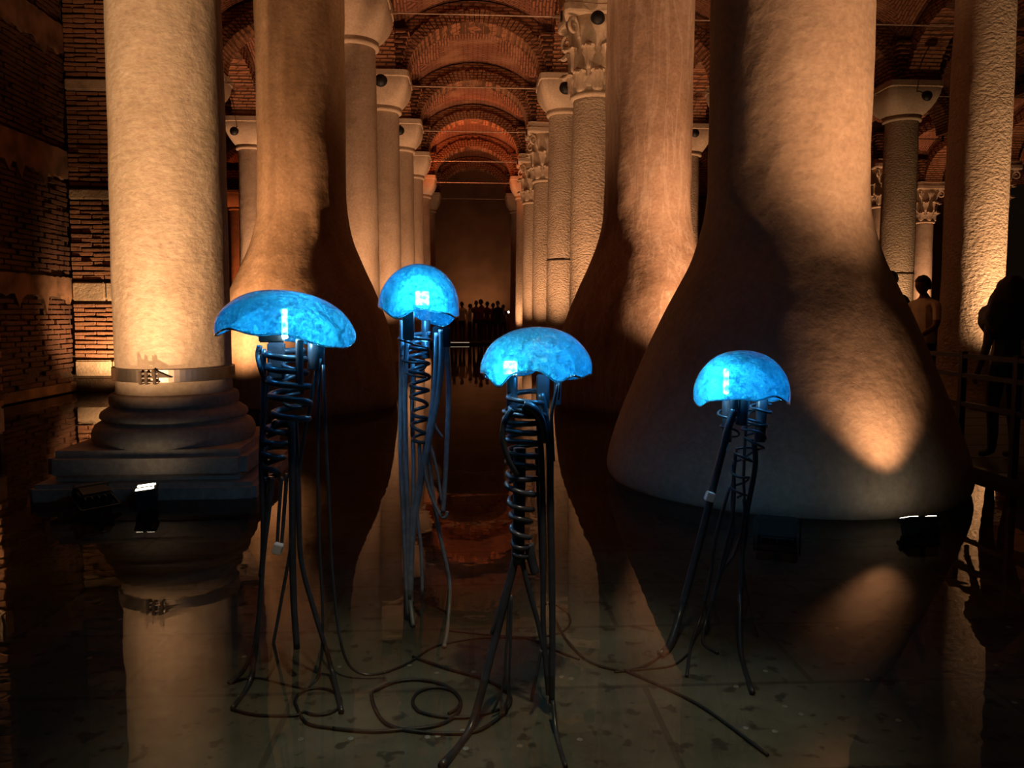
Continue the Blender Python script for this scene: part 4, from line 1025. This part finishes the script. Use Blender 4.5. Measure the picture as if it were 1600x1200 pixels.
jelly(dict(label='rightmost jellyfish, a smooth blue glass dome before the huge flared pillar, tangled wires below', Y=3.2, rim=(1159, 617), rx=0.200, h=0.190, tilt=(R(0), R(-3)), waves=[(2, -0.018, 1.57), (5, 0.008, 0.7), (9, 0.004, 0)], seed=4,
    led=(1143, 596, 16, 50), led_side='left', lights=[(-0.09, -0.05, 0.04, 2.46), (0.08, -0.03, 0.03, 1.62)],
    cups=[(1136, 622, 690, 8, 0.02), (1163, 620, 664, 9, -0.05, -5), (1191, 622, 690, 9, 0.0, -4), (1147, 616, 650, 6, -0.06)],
    coils=[([(1137, 638), (1140, 690)], [15, 13], 2.5, 0.0055, 0.7), ([(1192, 632), (1186, 664), (1176, 720)], [16, 18, 15], 3.6, 0.0058, 0.9), ([(1165, 700), (1160, 740), (1155, 780)], [14, 16, 11], 3.2, 0.0055, 0.9), ([(1170, 640), (1175, 690)], [12, 20], 2.2, 0.005, 1.0)],
    tentacles=[(4.5, [(1178, 690), (1180, 730), (1167, 800), (1161, 850), (1157, 930), (1158, 1020), (1176, 1082)]), (2, [(1160, 880), (1172, 950), (1185, 996)]), (3, [(1150, 700, .04), (1144, 780, .04), (1146, 830), (1131, 880), (1106, 960), (1099, 1004), (1122, 1020)]),
        (3, [(1140, 760), (1118, 840), (1109, 900), (1096, 960), (1080, 1008), (1073, 1056)]), (2.5, [(1166, 660), (1162, 740), (1163, 800), (1150, 860), (1128, 890)]), (2.5, [(1146, 720), (1146, 800), (1122, 900), (1104, 990)]), (2.5, [(1162, 780), (1166, 830), (1161, 870), (1160, 920)])],
    poles=[(6.2, [(1147, 640, -.06), (1138, 668, -.06), (1130, 700, -.05), (1115, 758, -.04), (1100, 820, -.03), (1084, 880), (1065, 950), (1046, 1008), (1032, 1022)])],
    boxes=[(1109, 776, 13, -0.07), (1133, 698, 10, -0.05)]))

# ------------------------------------------------------------------ cables lying on the pool floor
def floor_cable(pts, label, r=0.006):
    P = [on_z(x, y, FLOOR_Z + r) for x, y in pts]
    tag(obj('cable', tube(P, r, 8, 6), M['cable'], None, True), label, 'cable', 'cables on the pool floor')
ell = lambda cx_, cy_, a, b, t0, t1, n=14: [(cx_ + a * math.cos(R(t0 + (t1 - t0) * k / n)), cy_ + b * math.sin(R(t0 + (t1 - t0) * k / n))) for k in range(n + 1)]
floor_cable([(520, 1138), (580, 1143), (640, 1139)] + ell(648, 1100, 72, 38, 80, -160, 12)[::1] + [(600, 1128), (650, 1143), (730, 1145), (765, 1132), (792, 1108), (796, 1085), (760, 1062), (700, 1045), (645, 1026)], 'black cable in the widest loop on the pool floor in the middle', 0.0065)
floor_cable(ell(682, 1096, 37, 22, 60, -230, 14) + [(690, 1120), (738, 1120), (780, 1108)], 'black cable making a small loop inside the widest loop', 0.006)
floor_cable([(362, 1108), (400, 1117), (460, 1118)] + ell(497, 1096, 36, 21, 130, -200, 12) + [(480, 1130), (520, 1138)], 'black cable making a small loop below the wide left jellyfish', 0.0055)
floor_cable([(355, 1066), (400, 1059), (440, 1068), (476, 1076)], 'thin black cable running right from the feet of the wide left jellyfish', 0.0045)
floor_cable([(604, 1050), (640, 1035), (680, 1010), (740, 998), (790, 996), (830, 999), (865, 1015), (905, 1030)], 'thin black cable arching behind the nearest jellyfish', 0.005)
floor_cable([(840, 948), (862, 943), (884, 955), (891, 972), (876, 988), (830, 996), (770, 992), (700, 985)], 'thin black cable curling right of the nearest jellyfish', 0.005)
floor_cable([(868, 968), (884, 998), (918, 1032), (970, 1047), (1008, 1040), (1034, 1022)], 'black cable running to the foot of the rightmost jellyfish', 0.006)
floor_cable([(975, 1047), (1020, 1066), (1075, 1092), (1120, 1120), (1200, 1180)], 'black cable running off towards the lower right on the pool floor', 0.006)
floor_cable([(1075, 1022), (1050, 1040), (1000, 1046), (960, 1050)], 'thin cable doubling back left of the rightmost jellyfish', 0.0045)

# coins on the pool floor
cm = mesh('coin', *lathe([(0.008, 0), (0.010, 0.0004), (0.010, 0.0016), (0.008, 0.002)], n=14), M['coin'])
for x, y in [(470, 1155), (548, 1154), (668, 1152), (684, 1150), (728, 1170), (723, 1142), (682, 1052), (740, 1050), (530, 1042), (878, 1058), (893, 1060), (892, 1061), (862, 1116), (906, 1156), (188, 968), (382, 1026), (376, 1088), (140, 1028), (1308, 982), (1346, 994), (1150, 1073), (1165, 1138), (1211, 1143), (1404, 1126), (1576, 980), (1355, 1062), (1226, 1104), (1252, 1116), (1585, 1098), (1196, 1049), (1556, 1040), (812, 1166), (640, 1040)]:
    p = on_z(x, y, FLOOR_Z)
    tag(link('coin', cm, None, p, random.uniform(0, 6)), 'small pale coin lying on the pool floor', 'coin', 'coins on the pool floor')
